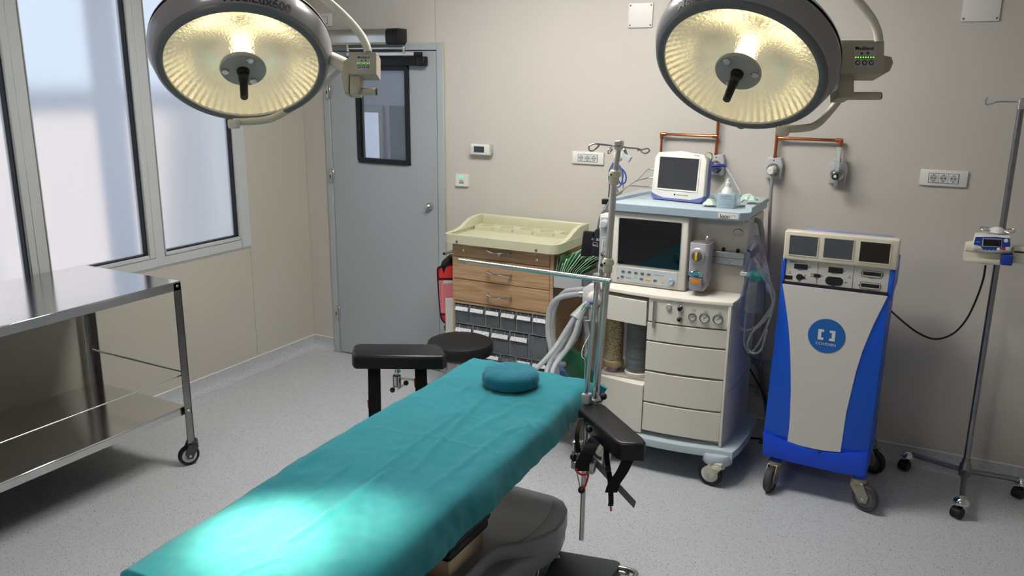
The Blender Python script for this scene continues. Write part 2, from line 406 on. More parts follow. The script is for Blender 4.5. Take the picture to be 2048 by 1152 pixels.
# outside: a pale parapet with a dark coping and two posts, seen as a blur through the frosted panes
PAR = mat('parapet_render', '#dcc8bd', rough=.9, emit=None)
ps = tag(MB().box((-1.5, -6, -.5), (-1.3, 1.5, 1.66)).build('parapet', PAR), 'pale rendered parapet wall blurred behind the frosted window panes', 'wall')
tag(MB().box((-1.5, -6, 1.66), (-1.29, 1.5, 1.80), .01, 1).build('coping', mat('coping_slate', '#2c3d5a', rough=.7)), 'dark blue coping along the pale parapet outside the frosted window', 'coping')
pm = mat('post_paint', '#5a6785', rough=.6)
tag(MB().box((-.41, -1.27, -.1), (-.315, -1.14, 3.2), .004, 1).build('outside_post', pm), 'grey blue post blurred behind the middle frosted pane', 'post')

# ------------------------------------------------------------------ door
b = MB(); yf = -.018
b.box((DX0, yf, 0), (.2434, .10, DZ), .003, 1); b.box((1.0805, yf, 0), (DX1, .10, DZ), .003, 1); b.box((.2434, yf, 2.055), (1.0805, .10, DZ), .003, 1)
dr = struct(b.build('door_1', DOORF))
MB().box((DX1, -.004, 0), (DX1+.005, .0, DZ+.005)).box((DX0, -.004, DZ), (DX1, .0, DZ+.005)).build('sealant_bead', mat('sealant', '#c9bf9c', rough=.6), dr)
LX0, LX1 = .2484, 1.0755; GX0, GX1, GZ0, GZ1 = .462, .877, 1.348, 1.965
b = MB(); ya, yb = -.012, .03
b.box((LX0, ya, .008), (LX1, yb, GZ0)); b.box((LX0, ya, GZ1), (LX1, yb, 2.05)); b.box((LX0, ya, GZ0), (GX0, yb, GZ1)); b.box((GX1, ya, GZ0), (LX1, yb, GZ1))
leaf = b.build('door_leaf', DOORM, dr)
# gap seal around the leaf
b = MB(); b.box((.2434, -.002, 0), (LX0, .03, 2.055)); b.box((LX1, -.002, 0), (1.0805, .03, 2.055)); b.box((.2434, -.002, 2.05), (1.0805, .03, 2.055)); b.build('gap_seal', GASKET, dr)
# glazing gasket (rounded ring) and pane
cx, cz = (GX0+GX1)/2, (GZ0+GZ1)/2
def ring_frame(m, outer, inner, o, ex, ey, ez, depth):
    n = len(outer); o, ex, ey, ez = V(o), V(ex), V(ey), V(ez)
    A = [o+ex*p[0]+ey*p[1] for p in outer]; B = [o+ex*p[0]+ey*p[1] for p in inner]
    vs = A+B+[p+ez*depth for p in A]+[p+ez*depth for p in B]; fs = []
    for i in range(n):
        j = (i+1) % n
        fs += [(2*n+i, 2*n+j, 3*n+j, 3*n+i), (i, n+i, n+j, j), (i, j, 2*n+j, 2*n+i), (n+i, 3*n+i, 3*n+j, n+j)]
    return m._add(vs, fs)
ring_frame(MB(), rrect(GX1-GX0, GZ1-GZ0, .03, 5, cx, cz), rrect(GX1-GX0-.064, GZ1-GZ0-.064, .006, 5, cx, cz), (0, .024, 0), XA, ZA, -YA, .046).build('glazing_gasket', BLACKP, leaf)
MB().box((GX0+.02, .002, GZ0+.02), (GX1-.02, .008, GZ1-.02)).build('pane', WINGLASS, leaf)
for z in (1.80, 1.252, .296):
    b = MB(); b.box((.226, -.03, z-.043), (.2434, yf, z+.043), .002, 1); b.box((.2434, -.024, z-.043), (.2555, yf+.005, z+.043), .002, 1); b.cyl((.244, -.03, z-.043), (.244, -.03, z+.043), .007, seg=10)
    h = b.build('hinge', STEEL, dr); MB().box((.236, -.0375, z-.016), (.243, -.0295, z+.004)).build('hinge_slot', GASKET, h)
MB().lathe([(.024, 0), (.024, .006), (.02, .012), (.018, .03), (.012, .036), (0, .037)], (1.015, -.012, 1.10), -YA, 20).build('door_knob', STEEL, leaf)
# door closer: black guide rail and silver cover rail on the leaf
b = MB(); b.box((.40, -.055, 1.963), (.955, -.012, 2.015), .006, 2); cl = b.build('closer_rail', BLACKP, leaf)
MB().box((.955, -.058, 1.96), (1.02, -.012, 2.018), .009, 3).build('rail_end', BLACKP, cl)
MB().box((.42, -.046, 2.022), (.935, -.012, 2.043), .002, 1).build('slide_rail', mat('satin_aluminium', '#e3e3e5', rough=.35, metal=.6), leaf)
MB().box((.935, -.047, 2.021), (.98, -.012, 2.044), .002, 1).build('slide_end', BLACKP, leaf)
t = thing('door_operator', 'long brushed steel automatic door operator box with black end cap above the door', 'door operator', (.5, 0, 2.135))
b = MB(); b.prism([(0, 0), (-.085, .0), (-.098, .012), (-.102, .045), (-.098, .078), (-.085, .092), (0, .092)], (.13, 0, 2.088), YA, ZA, XA, .64); b.build('housing', STEEL, t)
b = MB(); b.prism([(0, 0), (-.088, .0), (-.101, .012), (-.105, .047), (-.101, .082), (-.088, .095), (0, .095)], (.77, 0, 2.0865), YA, ZA, XA, .09, .006, 2); b.build('end_cap', BLACKP, t)
b = MB(); b.cyl((.44, -.05, 2.05), (.44, -.05, 2.09), .011, seg=12); b.box((.43, -.058, 2.062), (.875, -.046, 2.072), .002, 1); b.cyl((.868, -.05, 2.035), (.868, -.05, 2.078), .009, seg=12); b.build('drive_arm', STEEL, t)
# anteroom beyond the door glass
b = MB(); AP = mat('anteroom_paint', '#d5dbe4', rough=.7)
struct(MB().box((-1.0, .12, -.1), (1.6, 1.6, 0)).build('floor', AP)); struct(MB().box((-1.0, .12, 2.5), (1.6, 1.6, 2.6)).build('ceiling', AP)); struct(MB().box((-1.06, .12, 0), (-.96, 1.6, 2.5)).build('wall_anteroom_left', AP)); struct(MB().box((1.6, .12, 0), (1.7, 1.6, 2.5)).build('wall_anteroom_right', AP)); struct(MB().box((-.96, 1.5, 0), (1.6, 1.6, 2.5)).build('wall_anteroom_back', AP))
fr = thing('inner_window', 'white framed bright window of the next room seen through the door glass', 'window', (-.7, 1.5, 0))
b = MB(); b.box((-.95, 1.46, 1.60), (-.42, 1.50, 1.66), .004, 1); b.box((-.465, 1.46, .1), (-.42, 1.50, 1.60), .004, 1); b.box((-.95, 1.46, .1), (-.90, 1.50, 1.6), .004, 1); b.box((-.70, 1.465, .1), (-.675, 1.50, 1.6), .004, 1); b.build('frame', PVC, fr)
MB().box((-.90, 1.485, .1), (-.465, 1.497, 1.6)).build('pane', mat('lit_pane', '#dfe6f2', rough=.5, emit='#d5def5', es=.75), fr)
bp_ = tag(MB().box((-.33, 1.43, 0), (.3, 1.497, 1.66), .006, 1).build('blue_cupboard', mat('blue_laminate', '#4f7187', rough=.4)), 'tall blue grey cupboard in the next room seen through the door glass', 'cupboard')
al = bpy.data.lights.new('anteroom_lamp', 'AREA'); al.energy = 6; al.size = .6; al.color = (.85, .92, 1)
# ceiling luminaires
LUM = mat('luminaire_diffuser', '#ffffff', rough=.6, emit='#fffaf3', es=CEIL_GLOW)
LUMS = [(1.8, -1.3), (2.6, -1.3), (2.2, -4.6)]
for i, (x, y) in enumerate(LUMS):
    lab = ['square ceiling light panel over the stool in front of the cabinet', 'square ceiling light panel in front of the anaesthesia machine', 'square ceiling light panel over the foot end of the operating table', 'square ceiling light panel in the corner away from window and door'][i]
    t = thing('ceiling_light', lab, 'ceiling light', (x, y, CZ), 'square panels on the ceiling')
    MB().box((x-.31, y-.31, CZ-.03), (x+.31, y+.31, CZ), .004, 1).build('frame', WHITEP, t)
    MB().box((x-.29, y-.29, CZ-.034), (x+.29, y+.29, CZ-.0295)).build('diffuser', LUM, t)
t = thing('ceiling_light', 'small ceiling light of the next room behind the door', 'ceiling light', (-.4, .8, 2.5))
MB().lathe([(.15, 0), (.15, .03), (.12, .045), (0, .05)], (-.4, .8, 2.5), -ZA, 24).build('diffuser', mat('anteroom_glow', '#ffffff', emit='#dfe9ff', es=9), t)
bpy.data.lights.remove(al)

# ------------------------------------------------------------------ wall fittings
def plate(name, u0, v0, u1, v1, label, cat, bev=.004, th=.012, m=WHITEP, y=0):
    a, c = px(u0, v0, y=y), px(u1, v1, y=y)
    t = thing(name, label, cat, ((a.x+c.x)/2, y, (a.z+c.z)/2))
    return t, a.x, c.x, c.z, a.z
t, x0, x1, z0, z1 = plate('light_switch', 636, 28, 665, 53, 'white light switch plate above the steel door operator box', 'switch')
MB().box((x0, -.01, z0), (x1, 0, z1), .003, 2).build('plate', WHITEP, t)
for k in (0, 1):
    w = (x1-x0)*.22; xa = (x0+x1)/2+(k-1)*w; MB().box((xa+.001, -.014, z0+.018), (xa+w-.001, -.009, z1-.018), .002, 1).build('rocker', WHITEP, t)
MB().box(((x0+x1)/2-w-.002, -.0105, z0+.016), ((x0+x1)/2+w+.002, -.0095, z1-.016)).build('rocker_gap', DARKP, t)
# thermostat
t, x0, x1, z0, z1 = plate('thermostat', 943, 285, 987, 311, 'grey wall thermostat with small dark screen beside the door frame', 'thermostat')
MB().box((x0, -.03, z0), (x1, 0, z1), .01, 3, only=1).build('case', GREYP, t)
MB().box((x0+.012, -.034, z0+.004), (x1-.012, -.028, z1-.004), .004, 2).build('bezel', WHITEP, t)
MB().box((x0+.036, -.036, z0+.017), (x1-.046, -.033, z1-.018), .001, 1).build('screen', mat('lcd', '#37424a', rough=.15), t)
for k in range(3):
    for xx in (x0+.02, x1-.034):
        MB().box((xx, -.036, z0+.017+k*.014), (xx+.011, -.033, z0+.027+k*.014), .001, 1).build('button', WHITEP, t)
# touchless sensor
t, x0, x1, z0, z1 = plate('sensor_switch', 913, 347, 938, 373, 'white touchless door sensor with green light and hand symbol', 'sensor switch')
MB().box((x0, -.014, z0), (x1, 0, z1), .006, 3, only=1).build('plate', WHITEP, t)
MB().box((x0+.03, -.0155, z1-.02), (x0+.055, -.0135, z1-.012), .001, 1).build('status_light', mat('green_led', '#35e08a', emit='#2fe69a', es=1.6), t)
b = MB(); xc, zc = (x0+x1)/2, z0+.03
for k in range(4): b.box((xc-.016+k*.008, -.0152, zc-.006), (xc-.011+k*.008, -.0138, zc+.012-(abs(k-1.5))*.003), .001, 1)
b.box((xc-.018, -.0152, zc-.014), (xc+.016, -.0138, zc-.004), .002, 1); b.build('hand_symbol', mat('symbol_grey', '#8a8f92'), t)
# triple sockets
def triple(u0, v0, u1, v1, label):
    t, x0, x1, z0, z1 = plate('triple_socket', u0, v0, u1, v1, label, 'socket')
    MB().box((x0, -.011, z0), (x1, 0, z1), .003, 2).build('plate', WHITEP, t)
    h = z1-z0; s = h*.56; xc, zc = (x0+x1)/2, (z0+z1)/2
    MB().box((xc-1.5*s-.002, -.0122, zc-s/2-.002), (xc+1.5*s+.002, -.0105, zc+s/2+.002)).build('insert_gap', DARKP, t)
    for k in (-1, 0, 1):
        c = V((xc+k*s, -.0135, zc))
        o = MB().box((c.x-s/2+.0008, -.0135, zc-s/2), (c.x+s/2-.0008, -.011, zc+s/2), .0008, 1).build('socket', WHITEP, t)
        MB().lathe([(s*.41, 0), (s*.41, .0012), (s*.37, .0014), (s*.35, .0004), (0, .0003)], c, -YA, 24).build('socket_well', GREYP, o)
        b = MB()
        for dx, dz in ((-.17, 0), (.17, 0), (0, .36), (0, -.36)): b.cyl(c+V((dx*s, -.0003, dz*s)), c+V((dx*s, -.0012, dz*s)), s*.075, seg=10)
        b.build('contact_hole', INK, o)
triple(1146, 302, 1208, 330, 'white triple wall socket between thermostat and drip pole hooks')
triple(1842, 338, 1933, 375, 'white triple wall socket right of the copper pipes')
# blank plates
for u0, v0, u1, v1, lab in ((1259, 7, 1305, 55, 'square white blank wall plate above the first copper pipe'), (1931, -30, 1998, 42, 'white blank wall plate high up over the drip stand')):
    t, x0, x1, z0, z1 = plate('blank_plate', u0, v0, u1, v1, lab, 'wall plate')
    MB().box((x0, -.009, z0), (x1, 0, z1), .002, 2).build('plate', WHITEP, t)
    for xx in (x0+.01, x1-.01):
        for zz in (z0+.012, z1-.012): MB().lathe([(.0045, 0), (.004, .0015), (0, .002)], (xx, -.009, zz), -YA, 10).build('screw', DARKP, t)
# copper pipes
def pipe_run(pts, label):
    t = thing('copper_pipe', label, 'pipe', pts[0][0])
    b = MB()
    for run in pts: b.tube(run, .0085, 10)
    o = b.build('pipe', COPPER, t)
    for run in pts:
        for i, p in enumerate(run):
            f = MB(); p = V(p)
            for q in ([run[i-1]] if i else [])+([run[i+1]] if i < len(run)-1 else []): f.cyl(p, p+(V(q)-p).normalized()*.025, .0108, seg=12)
            if 0 < i < len(run)-1: f.ball(p, .011, seg=10, rings=6)
            f.build('fitting', COPPER, t)
YC = -.03; zl = 1.610
zr = 1.613
pipe_run([[(2.518, YC, 1.38), (2.518, YC, zl), (2.817, YC, zl)], [(2.817, YC, 1.50), (2.817, YC, CZ)]], 'copper gas pipe dropping behind the patient monitor')
pipe_run([[(3.424, YC, 1.50), (3.424, YC, zr), (3.125, YC, zr)], [(3.118, YC, 1.50), (3.118, YC, CZ)]], 'copper gas pipe dropping to the two outlets left of the wall socket')
def gas_outlet(x, z, label, kind):
    t = thing('gas_outlet', label, 'gas outlet', (x, 0, z))
    w, h = .088, .108
    b = MB(); b.prism([(-w/2+.006, -h/2), (w/2-.006, -h/2), (w/2, h/2-.03), (w/2-.01, h/2), (-w/2+.01, h/2), (-w/2, h/2-.03)], (x, 0, z), XA, ZA, -YA, .042, .008, 3); b.build('housing', GREYP, t)
    MB().lathe([(.032, 0), (.032, .006), (.028, .010), (.024, .010), (.022, .004), (0, .004)], (x, -.042, z-.008), -YA, 28).build('ring', CHROME, t)
    MB().cyl((x, -.0415, z+.04), (x, -.0435, z+.04), .0035, seg=10).build('mark', INK, t)
    if kind == 'plug':
        MB().lathe([(.021, 0), (.021, .05), (.018, .054), (.018, .07), (.015, .074), (0, .074)], (x, -.046, z-.008), -YA, 24).build('plug', WHITEP, t)
    if kind == 'flow':
        MB().lathe([(.02, 0), (.02, .04), (.012, .045), (.012, .06)], (x, -.046, z-.008), -YA, 20).build('valve', CHROME, t)
        k = MB().lathe([(.017, 0), (.019, .006), (.017, .026), (.008, .03), (0, .03)], (x, -.1, z-.008), -YA, 20).build('knob', mat('dark_green_plastic', '#1f3a2c', rough=.4), t)
        MB().lathe([(.007, 0), (.006, .003), (0, .004)], (x, -.13, z-.008), -YA, 14).build('knob_cap', WHITEP, k)
        MB().box((x-.012, -.09, z+.01), (x+.012, -.066, z+.13), .003, 2).build('flow_tube', CLEAR, t)
        MB().box((x-.008, -.078, z+.015), (x+.008, -.074, z+.125)).build('scale_strip', WHITEP, t)
        MB().lathe([(.009, 0), (.009, .03), (.006, .032), (.006, .05)], (x, -.075, z-.028), -ZA, 12).build('nozzle', CHROME, t)
    if kind == 'reg':
        MB().lathe([(.018, 0), (.018, .05)], (x, -.046, z-.008), -YA, 20).build('valve', CHROME, t)
    return t
gas_outlet(2.822, 1.462, 'grey wall gas outlet half hidden behind the patient monitor', 'reg')
gas_outlet(3.116, 1.462, 'grey wall gas outlet with white plug and hanging hose', 'plug')
gas_outlet(3.424, 1.455, 'grey wall gas outlet with flow meter tube and dark knob', 'flow')
# ================================================================== OPERATING TABLE
TZ = .775
BEIGE = mat('beige_steel', '#a8957c', rough=.32, metal=.75, var=.06)
COVERG = mat('grey_moulded_cover', '#82858a', rough=.42, var=.05, coat=.15)
TEAL = mat('teal_cotton', '#128290', rough=.85, var=.07, vscale=9, bump=.22, bscale=900, sheen=.15)
TEALD = mat('teal_cotton_pillow', '#0f7084', rough=.85, var=.07, vscale=9, bump=.22, bscale=900, sheen=.15)
tb = thing('operating_table', 'operating table with black padded top, steel column, black bellows and grey base cover', 'operating table', (2.55, -2.2, 0))
MB().box((2.345, -3.29, .712), (2.795, -1.665, .757), .012, 3).build('table_pad', BLACKV, tb)
MB().box((2.36, -3.2, .665), (2.78, -1.68, .712), .006, 2).build('table_frame', BEIGE, tb)
for x in (2.802, 2.312):
    b = MB(); b.box((x-.004, -2.9, .70), (x+.004, -1.72, .728), .002, 1)
    for y in (-2.8, -2.3, -1.8): b.cyl((2.78 if x > 2.5 else 2.36, y, .714), (x, y, .714), .008, seg=10)
    b.build('side_rail', STEEL, tb)
MB().box((2.455, -2.345, .10), (2.60, -2.11, .352), .006, 2).build('column', BEIGE, tb)
b = MB()
for k in range(9):
    z = .345+k*.035; g = .006*(k % 2)
    b.box((2.445-g, -2.365-g, z), (2.615+g, -2.095+g, z+.034), .012, 2)
b.build('bellows', mat('bellows_rubber', '#08080a', rough=.45), tb)
MB().box((2.575, -2.372, .352), (2.582, -2.364, .372)).build('bellows_clip', CHROME, tb)
out = [(2.36, -1.645), (2.66, -1.648), (2.715, -1.668), (2.752, -1.715), (2.778, -1.80), (2.782, -1.88), (2.755, -1.96), (2.70, -2.03), (2.655, -2.075), (2.64, -2.12), (2.64, -2.42), (2.36, -2.42), (2.30, -2.3), (2.29, -1.75), (2.31, -1.67)]
out2 = [(2.33, -1.66), (2.70, -1.665), (2.745, -1.715), (2.765, -1.80), (2.768, -1.88), (2.745, -1.97), (2.715, -2.05), (2.70, -2.2), (2.68, -2.85), (2.62, -2.92), (2.40, -2.92), (2.33, -2.85), (2.30, -2.3), (2.30, -1.75)]
b = MB(); b.prism(out, (0, 0, .20), XA, YA, ZA, .072, .012, 3); b.prism(out2, (0, 0, .135), XA, YA, ZA, .075, .02, 3)
bc = b.build('base_cover', COVERG, tb)
b = MB(); ar = [px(u, v, z=.2715) for u, v in ((1115, 1004), (1110, 1020), (1098, 1042), (1082, 1060), (1062, 1078), (1048, 1084))]
for k in range(2): b.tube([p+V((-.014*k-.004, .004*k, -.0003)) for p in ar], .004, 6, 6)
b.build('raised_rib', COVERG, bc)
GREENP = mat('bottle_green_steel', '#123c35', rough=.4)
for x, y in ((2.638, -1.69), (2.40, -1.76), (2.66, -2.80), (2.38, -2.80)):
    b = MB(); b.box((x-.03, y-.05, .06), (x+.03, y+.05, .14), .008, 2); b.cyl((x, y, .03), (x, y, .07), .02, seg=14)
    f = b.build('base_foot', GREENP, tb)
    MB().lathe([(.036, -.018), (.045, -.012), (.045, .012), (.036, .018)], (x, y-.02, .045), XA, 24).build('wheel', RUBBER, f)
# ------------------------------------------------------------------ drape
ridges = []
for (u0, v0), (u1, v1), h, w in [((981, 784), (828, 942), .008, .011), ((931, 818), (739, 957), .006, .010), ((751, 853), (975, 900), .003, .007), ((1117, 838), (990, 874), .006, .011),
        ((780, 940), (584, 1085), .010, .012), ((975, 900), (1060, 945), .004, .009), ((905, 830), (960, 838), .004, .006), ((1140, 800), (1040, 870), .007, .013), ((770, 870), (742, 960), .004, .006),
        ((1000, 905), (995, 940), .004, .006), ((965, 900), (955, 960), .003, .006), ((610, 930), (650, 900), .008, .012), ((640, 985), (600, 1010), .004, .008), ((1100, 880), (900, 1065), .007, .011),
        ((940, 770), (920, 790), .005, .012), ((1010, 1010), (870, 1120), .006, .010), ((560, 1120), (480, 1150), .003, .008), ((1060, 800), (930, 870), .005, .02), ((1020, 860), (860, 980), .006, .016), ((700, 930), (640, 975), .005, .01)]:
    a, c = px(u0, v0, z=TZ), px(u1, v1, z=TZ); ridges.append((a.x, a.y, c.x, c.y, h*1.35, w*.8))
def wrinkle(x, y, edge):
    z = .007*noise.noise(V((x*5, y*3.2, 1.3)))+.0045*noise.noise(V((x*13+y*9, y*6-x*5, 5)))+.0022*noise.noise(V((x*34+y*22, y*15-x*20, 9)))
    for ax, ay, bx_, by_, h, w in ridges:
        dx, dy = bx_-ax, by_-ay; L = dx*dx+dy*dy; t = max(0, min(1, ((x-ax)*dx+(y-ay)*dy)/L))
        qx, qy = ax+dx*t-x, ay+dy*t-y; d2 = (qx*qx+qy*qy)/(w*w)
        if d2 < 9: z += h*math.exp(-d2)*(.35+.65*math.sin(PI*min(.95, max(.05, t))))
    return z
sec = [(-.022, -.115), (-.018, -.07), (-.014, -.035), (-.006, -.012), (.012, -.001), (.04, 0)]
NX = 84; NY = 230; XL, XR, Y0, Y1 = 2.318, 2.815, -3.315, -1.622
rows = []
def cross(y):
    """cross-section of the cloth at y as (x, dz) points; it widens a little towards the foot"""
    t = (y-Y0)/(Y1-Y0); xr = XR+.035*(1-t); s_ = min(1, max(0, (t-.76)/.13)); xr -= .014*s_*s_*(3-2*s_); xl = 2.318-.053*min(1, t/.55)**.8
    pts = [(xl+a, c) for a, c in sec]
    n = NX-2*len(sec)+2
    pts += [(xl+.04+(xr-xl-.08)*(i+1)/n, 0) for i in range(n-1)]
    hang = .082+.04*(1-t)
    if t > .9: hang *= 1-(t-.9)*6
    hl = [(.0, 0), (.024, -.004), (.036, -.018), (.044, -.045), (.050, -.075), (.053, -hang)]
    pts += [(xr-.04+a, c) for a, c in hl]
    return pts
def drape_rows():
    R = []
    ys = [Y0-.012, Y0-.010, Y0-.004]+[Y0+(Y1-Y0)*j/NY for j in range(NY+1)]+[Y1+.006, Y1+.012, Y1+.016, Y1+.02]
    drop = {0: -.14, 1: -.07, 2: -.02, len(ys)-4: -.01, len(ys)-3: -.03, len(ys)-2: -.06, len(ys)-1: -.085}
    for j, y in enumerate(ys):
        row = []
        for i, (x, c) in enumerate(cross(min(max(y, Y0), Y1))):
            dd = drop.get(j, 0)
            e = min(1, (y-Y0)/.02, (Y1-y)/.02); e = max(0, e)
            wv = wrinkle(x, y, 0)
            sx = 0
            if c < -.03 or dd < -.015:
                sx = .010*noise.noise(V((y*7, c*9+x*5*(dd < 0), 2)))+.004*noise.noise(V((y*25, c*20, 4)))
            z = TZ+min(c, dd) if (c < 0 and dd < 0) else TZ+c+dd
            row.append(V((x+(sx if c < -.03 else 0), y+(sx if dd < -.015 else 0), z+wv*(1 if c > -.02 else .4))))
        R.append(row)
    return R
R_ = drape_rows(); b = MB(); n = len(R_[0])
b._add([p for r in R_ for p in r], [(j*n+i, j*n+i+1, (j+1)*n+i+1, (j+1)*n+i) for j in range(len(R_)-1) for i in range(n-1)])
dp = b.build('surgical_drape', TEAL, smooth=180)
tag(dp, 'creased teal cotton drape spread over the operating table', 'drape')
md = dp.modifiers.new('cloth', 'SOLIDIFY'); md.thickness = .002; md.offset = -1
# loose corner of the cloth behind the poles
q = [px(1180, 768, y=-1.60), px(1206, 768, y=-1.58), px(1217, 775, y=-1.58), px(1206, 789, y=-1.59), px(1184, 797, y=-1.61)]
b = MB(); b.prism([(p.x, p.z) for p in q], (0, -1.60, 0), XA, ZA, YA, .02, .006, 2); b.build('drape_corner', TEAL, dp)
# ------------------------------------------------------------------ head ring pillow
pc = V((2.548, -1.815, TZ+.004))
prof = [(.0, .004), (.092, .002), (.103, .007), (.1065, .022), (.105, .042), (.097, .054), (.08, .060), (.05, .061), (.025, .058), (0, .056)]
b = MB(); b.lathe(prof, pc, ZA, 64)
for i, v in enumerate(b.V):
    d = v-pc; r = math.hypot(d.x, d.y); a = math.atan2(d.y, d.x)
    if r > .02 and d.z > .01:
        k = .003*noise.noise(V((a*7, r*12, d.z*10)))+.0008*math.sin(a*17+5*noise.noise(V((a*2, 1, 1))))*(d.z > .03)*(r/.1)+.0022*noise.noise(V((d.x*60, d.y*60, 3)))
        b.V[i] = V((v.x+k*d.x/max(r, .01), v.y+k*d.y/max(r, .01), v.z+k))
hp = b.build('head_pillow', TEALD, smooth=70)
tag(hp, 'round flat teal head pillow lying on the drape', 'pillow')
MB().tube([pc+V((.1065*math.cos(a), .1065*math.sin(a), .02)) for a in [2*PI*k/48 for k in range(48)]], .0016, 5, closed=True).build('seam', TEALD, hp)

# ------------------------------------------------------------------ poles and screen on the table rail
def lean(p0, p1, t): return V(p0)+(V(p1)-V(p0))*t
pb, pt = px(1190, 806, y=-1.742), px(1238, 292, y=-1.742)
t = thing('drip_pole', 'steel drip pole with two cream collars and four hooks clamped to the operating table', 'drip pole', pb)
k1, k2 = px(1216, 528, y=-1.742), px(1229, 352, y=-1.742)
MB().cyl(pb-V((.004, 0, .06)), k1, .0135, seg=18).build('lower_tube', STEEL, t)
MB().cyl(k1, k2, .0115, seg=18).build('middle_tube', STEEL, t)
MB().cyl(k2, pt, .0092, seg=18).build('upper_tube', STEEL, t)
CREAM = mat('cream_plastic', '#d8d2b8', rough=.45)
ax = (pt-pb).normalized()
for k, h in ((k1, .038), (k2, .034)):
    c = MB().lathe([(.012, -h/2-.012), (.0165, -h/2-.01), (.0165, -h*.1), (.021, 0), (.021, .01), (.0165, .016), (.0165, h/2), (.011, h/2+.004)], k, ax, 22).build('collar', CREAM, t)
    MB().cyl(k+V((-.004, -.02, .006)), k+V((-.005, -.0235, .006)), .003, seg=8).build('collar_pin', INK, c)
MB().box(pt-V((.013, .013, .012)), pt+V((.013, .013, .018)), .003, 1).build('hook_block', CHROME, t)
w0 = (pt-CAM).dot(FW)
def hk(pts): return [px(u, v, w=w0+dw) for u, v, dw in pts]
for pts in ([(1236, 293, 0), (1205, 289, -.02), (1188, 288, -.03), (1179, 292, -.03), (1178, 299, -.03), (1184, 302, -.03), (1192, 297, -.03), (1199, 290, -.03)],
            [(1238, 293, 0), (1260, 296, .01), (1278, 298, .02), (1284, 304, .02), (1291, 307, .02), (1299, 302, .02), (1295, 297, .02), (1286, 299, .02), (1275, 301, .02)],
            [(1236, 293, 0), (1226, 292, -.1), (1219, 298, -.14), (1216, 305, -.14), (1219, 306, -.14), (1225, 298, -.14)],
            [(1238, 293, 0), (1249, 296, .1), (1253, 305, .13), (1254, 308, .13), (1250, 305, .13), (1248, 298, .12)]):
    MB().tube(hk(pts), .0028, 8, 5).build('hook', CHROME, t)
cl = px(1186, 806, y=-1.745)
MB().box((cl.x-.024, cl.y-.02, cl.z-.034), (cl.x+.028, cl.y+.022, cl.z+.02), .006, 2).build('rail_clamp', GREYP, t)
MB().box((2.797, cl.y-.012, .680), (cl.x+.01, cl.y+.012, .7005), .002, 1).box((cl.x-.012, cl.y-.012, .69), (cl.x+.01, cl.y+.012, .71), .001, 1).build('clamp_jaw', STEEL, t)
MB().ball(px(1207, 793, y=-1.77), .013, seg=14).build('clamp_knob', BLACKP, t)
MB().cyl(px(1192, 803, y=-1.78), px(1204, 800, y=-1.78), .007, seg=12).build('clamp_screw', CHROME, t)
# anaesthetic screen frame
s0, s1 = px(1171, 800, y=-1.785), px(1194, 568, y=-1.785)
t = thing('screen_frame', 'steel anaesthetic screen bar on an upright post beside the drip pole', 'screen frame', s0)
MB().cyl(s0-V((.0005, 0, .006)), s1, .0085, seg=16).build('post', STEEL, t)
MB().cyl(px(918, 521, y=-1.785), px(1222, 562, y=-1.785), .0085, seg=16).build('cross_bar', STEEL, t)
MB().lathe([(.0115, -.012), (.0115, .012)], s1-V((0, 0, .004)), ZA, 14).build('tee_joint', CHROME, t)
MB().box((s0.x-.012, -1.801, .7512), (s0.x+.02, -1.768, .788), .005, 2).build('rail_clamp', GREYP, t)

# ------------------------------------------------------------------ arm boards
def pad_from(quad, z, th, m, parent, name='pad', bev=.022):
    pts = [px(u, v, z=z) for u, v in quad]
    b = MB(); b.prism([(p.x, p.y) for p in pts], (0, 0, z-th), XA, YA, ZA, th, bev, 4)
    return b.build(name, m, parent), pts
RED = mat('red_webbing', '#b51f2c', rough=.6)
# board on the window side
t = thing('arm_board', 'black padded arm board with hanging straps on the door side of the table', 'arm board', px(795, 715, z=.70), 'arm boards of the operating table')
pad, pts = pad_from(((703, 703), (707, 709), (712, 711), (885, 712), (893, 708), (885, 694), (874, 687), (716, 686), (706, 690)), .782, .058, BLACKV, t, bev=.014)
cen = sum((V(p) for p in pts), V())/len(pts)
for (u, uw, vb, d) in ((748, 25, 835, .02), (841, 24, 792, .01)):
    a = px(u, 716, z=.735); w_ = (a-CAM).dot(FW)
    e = px(u+2, vb, w=w_); wd_ = uw*w_/FPX
    s = MB().ribbon([a+V((0, 0, .01)), lean(a, e, .5), e], RT, wd_, .004, 4).build('strap', BLACKF, t)
    r0 = px(u-10, vb-35, w=w_+.006); MB().ribbon([r0, r0+V((.002, 0, -.035)), r0+V((.012, 0, -.05))], RT, .014, .003).build('red_tab', RED, s)
w_ = (px(795, 725, z=.72)-CAM).dot(FW); P_ = lambda u, v, dw=0: px(u, v, w=w_+dw)
MB().lathe([(.014, 0), (.009, .02), (.011, .035)], P_(795, 744), ZA, 16).build('ball_stem', CHROME, t)
MB().lathe([(.014, -.003), (.018, 0), (.018, .048), (.014, .052)], P_(794, 772), ZA, 20).build('joint_barrel', STEEL, t)
b = MB(); b.cyl(P_(800, 757), P_(835, 761, .10), .006, seg=12); b.ball(P_(835, 761, .10), .006); b.cyl(P_(835, 761, .10), V((2.375, -1.80, .6605)), .006, seg=12); b.cyl(P_(796, 779), P_(810, 768, -.02), .004, seg=8); b.build('joint_rod', STEEL, t)
for u, v in ((785, 780), (812, 766)): MB().ball(P_(u, v, -.02), .0115, seg=14).build('joint_knob', BLACKP, t)
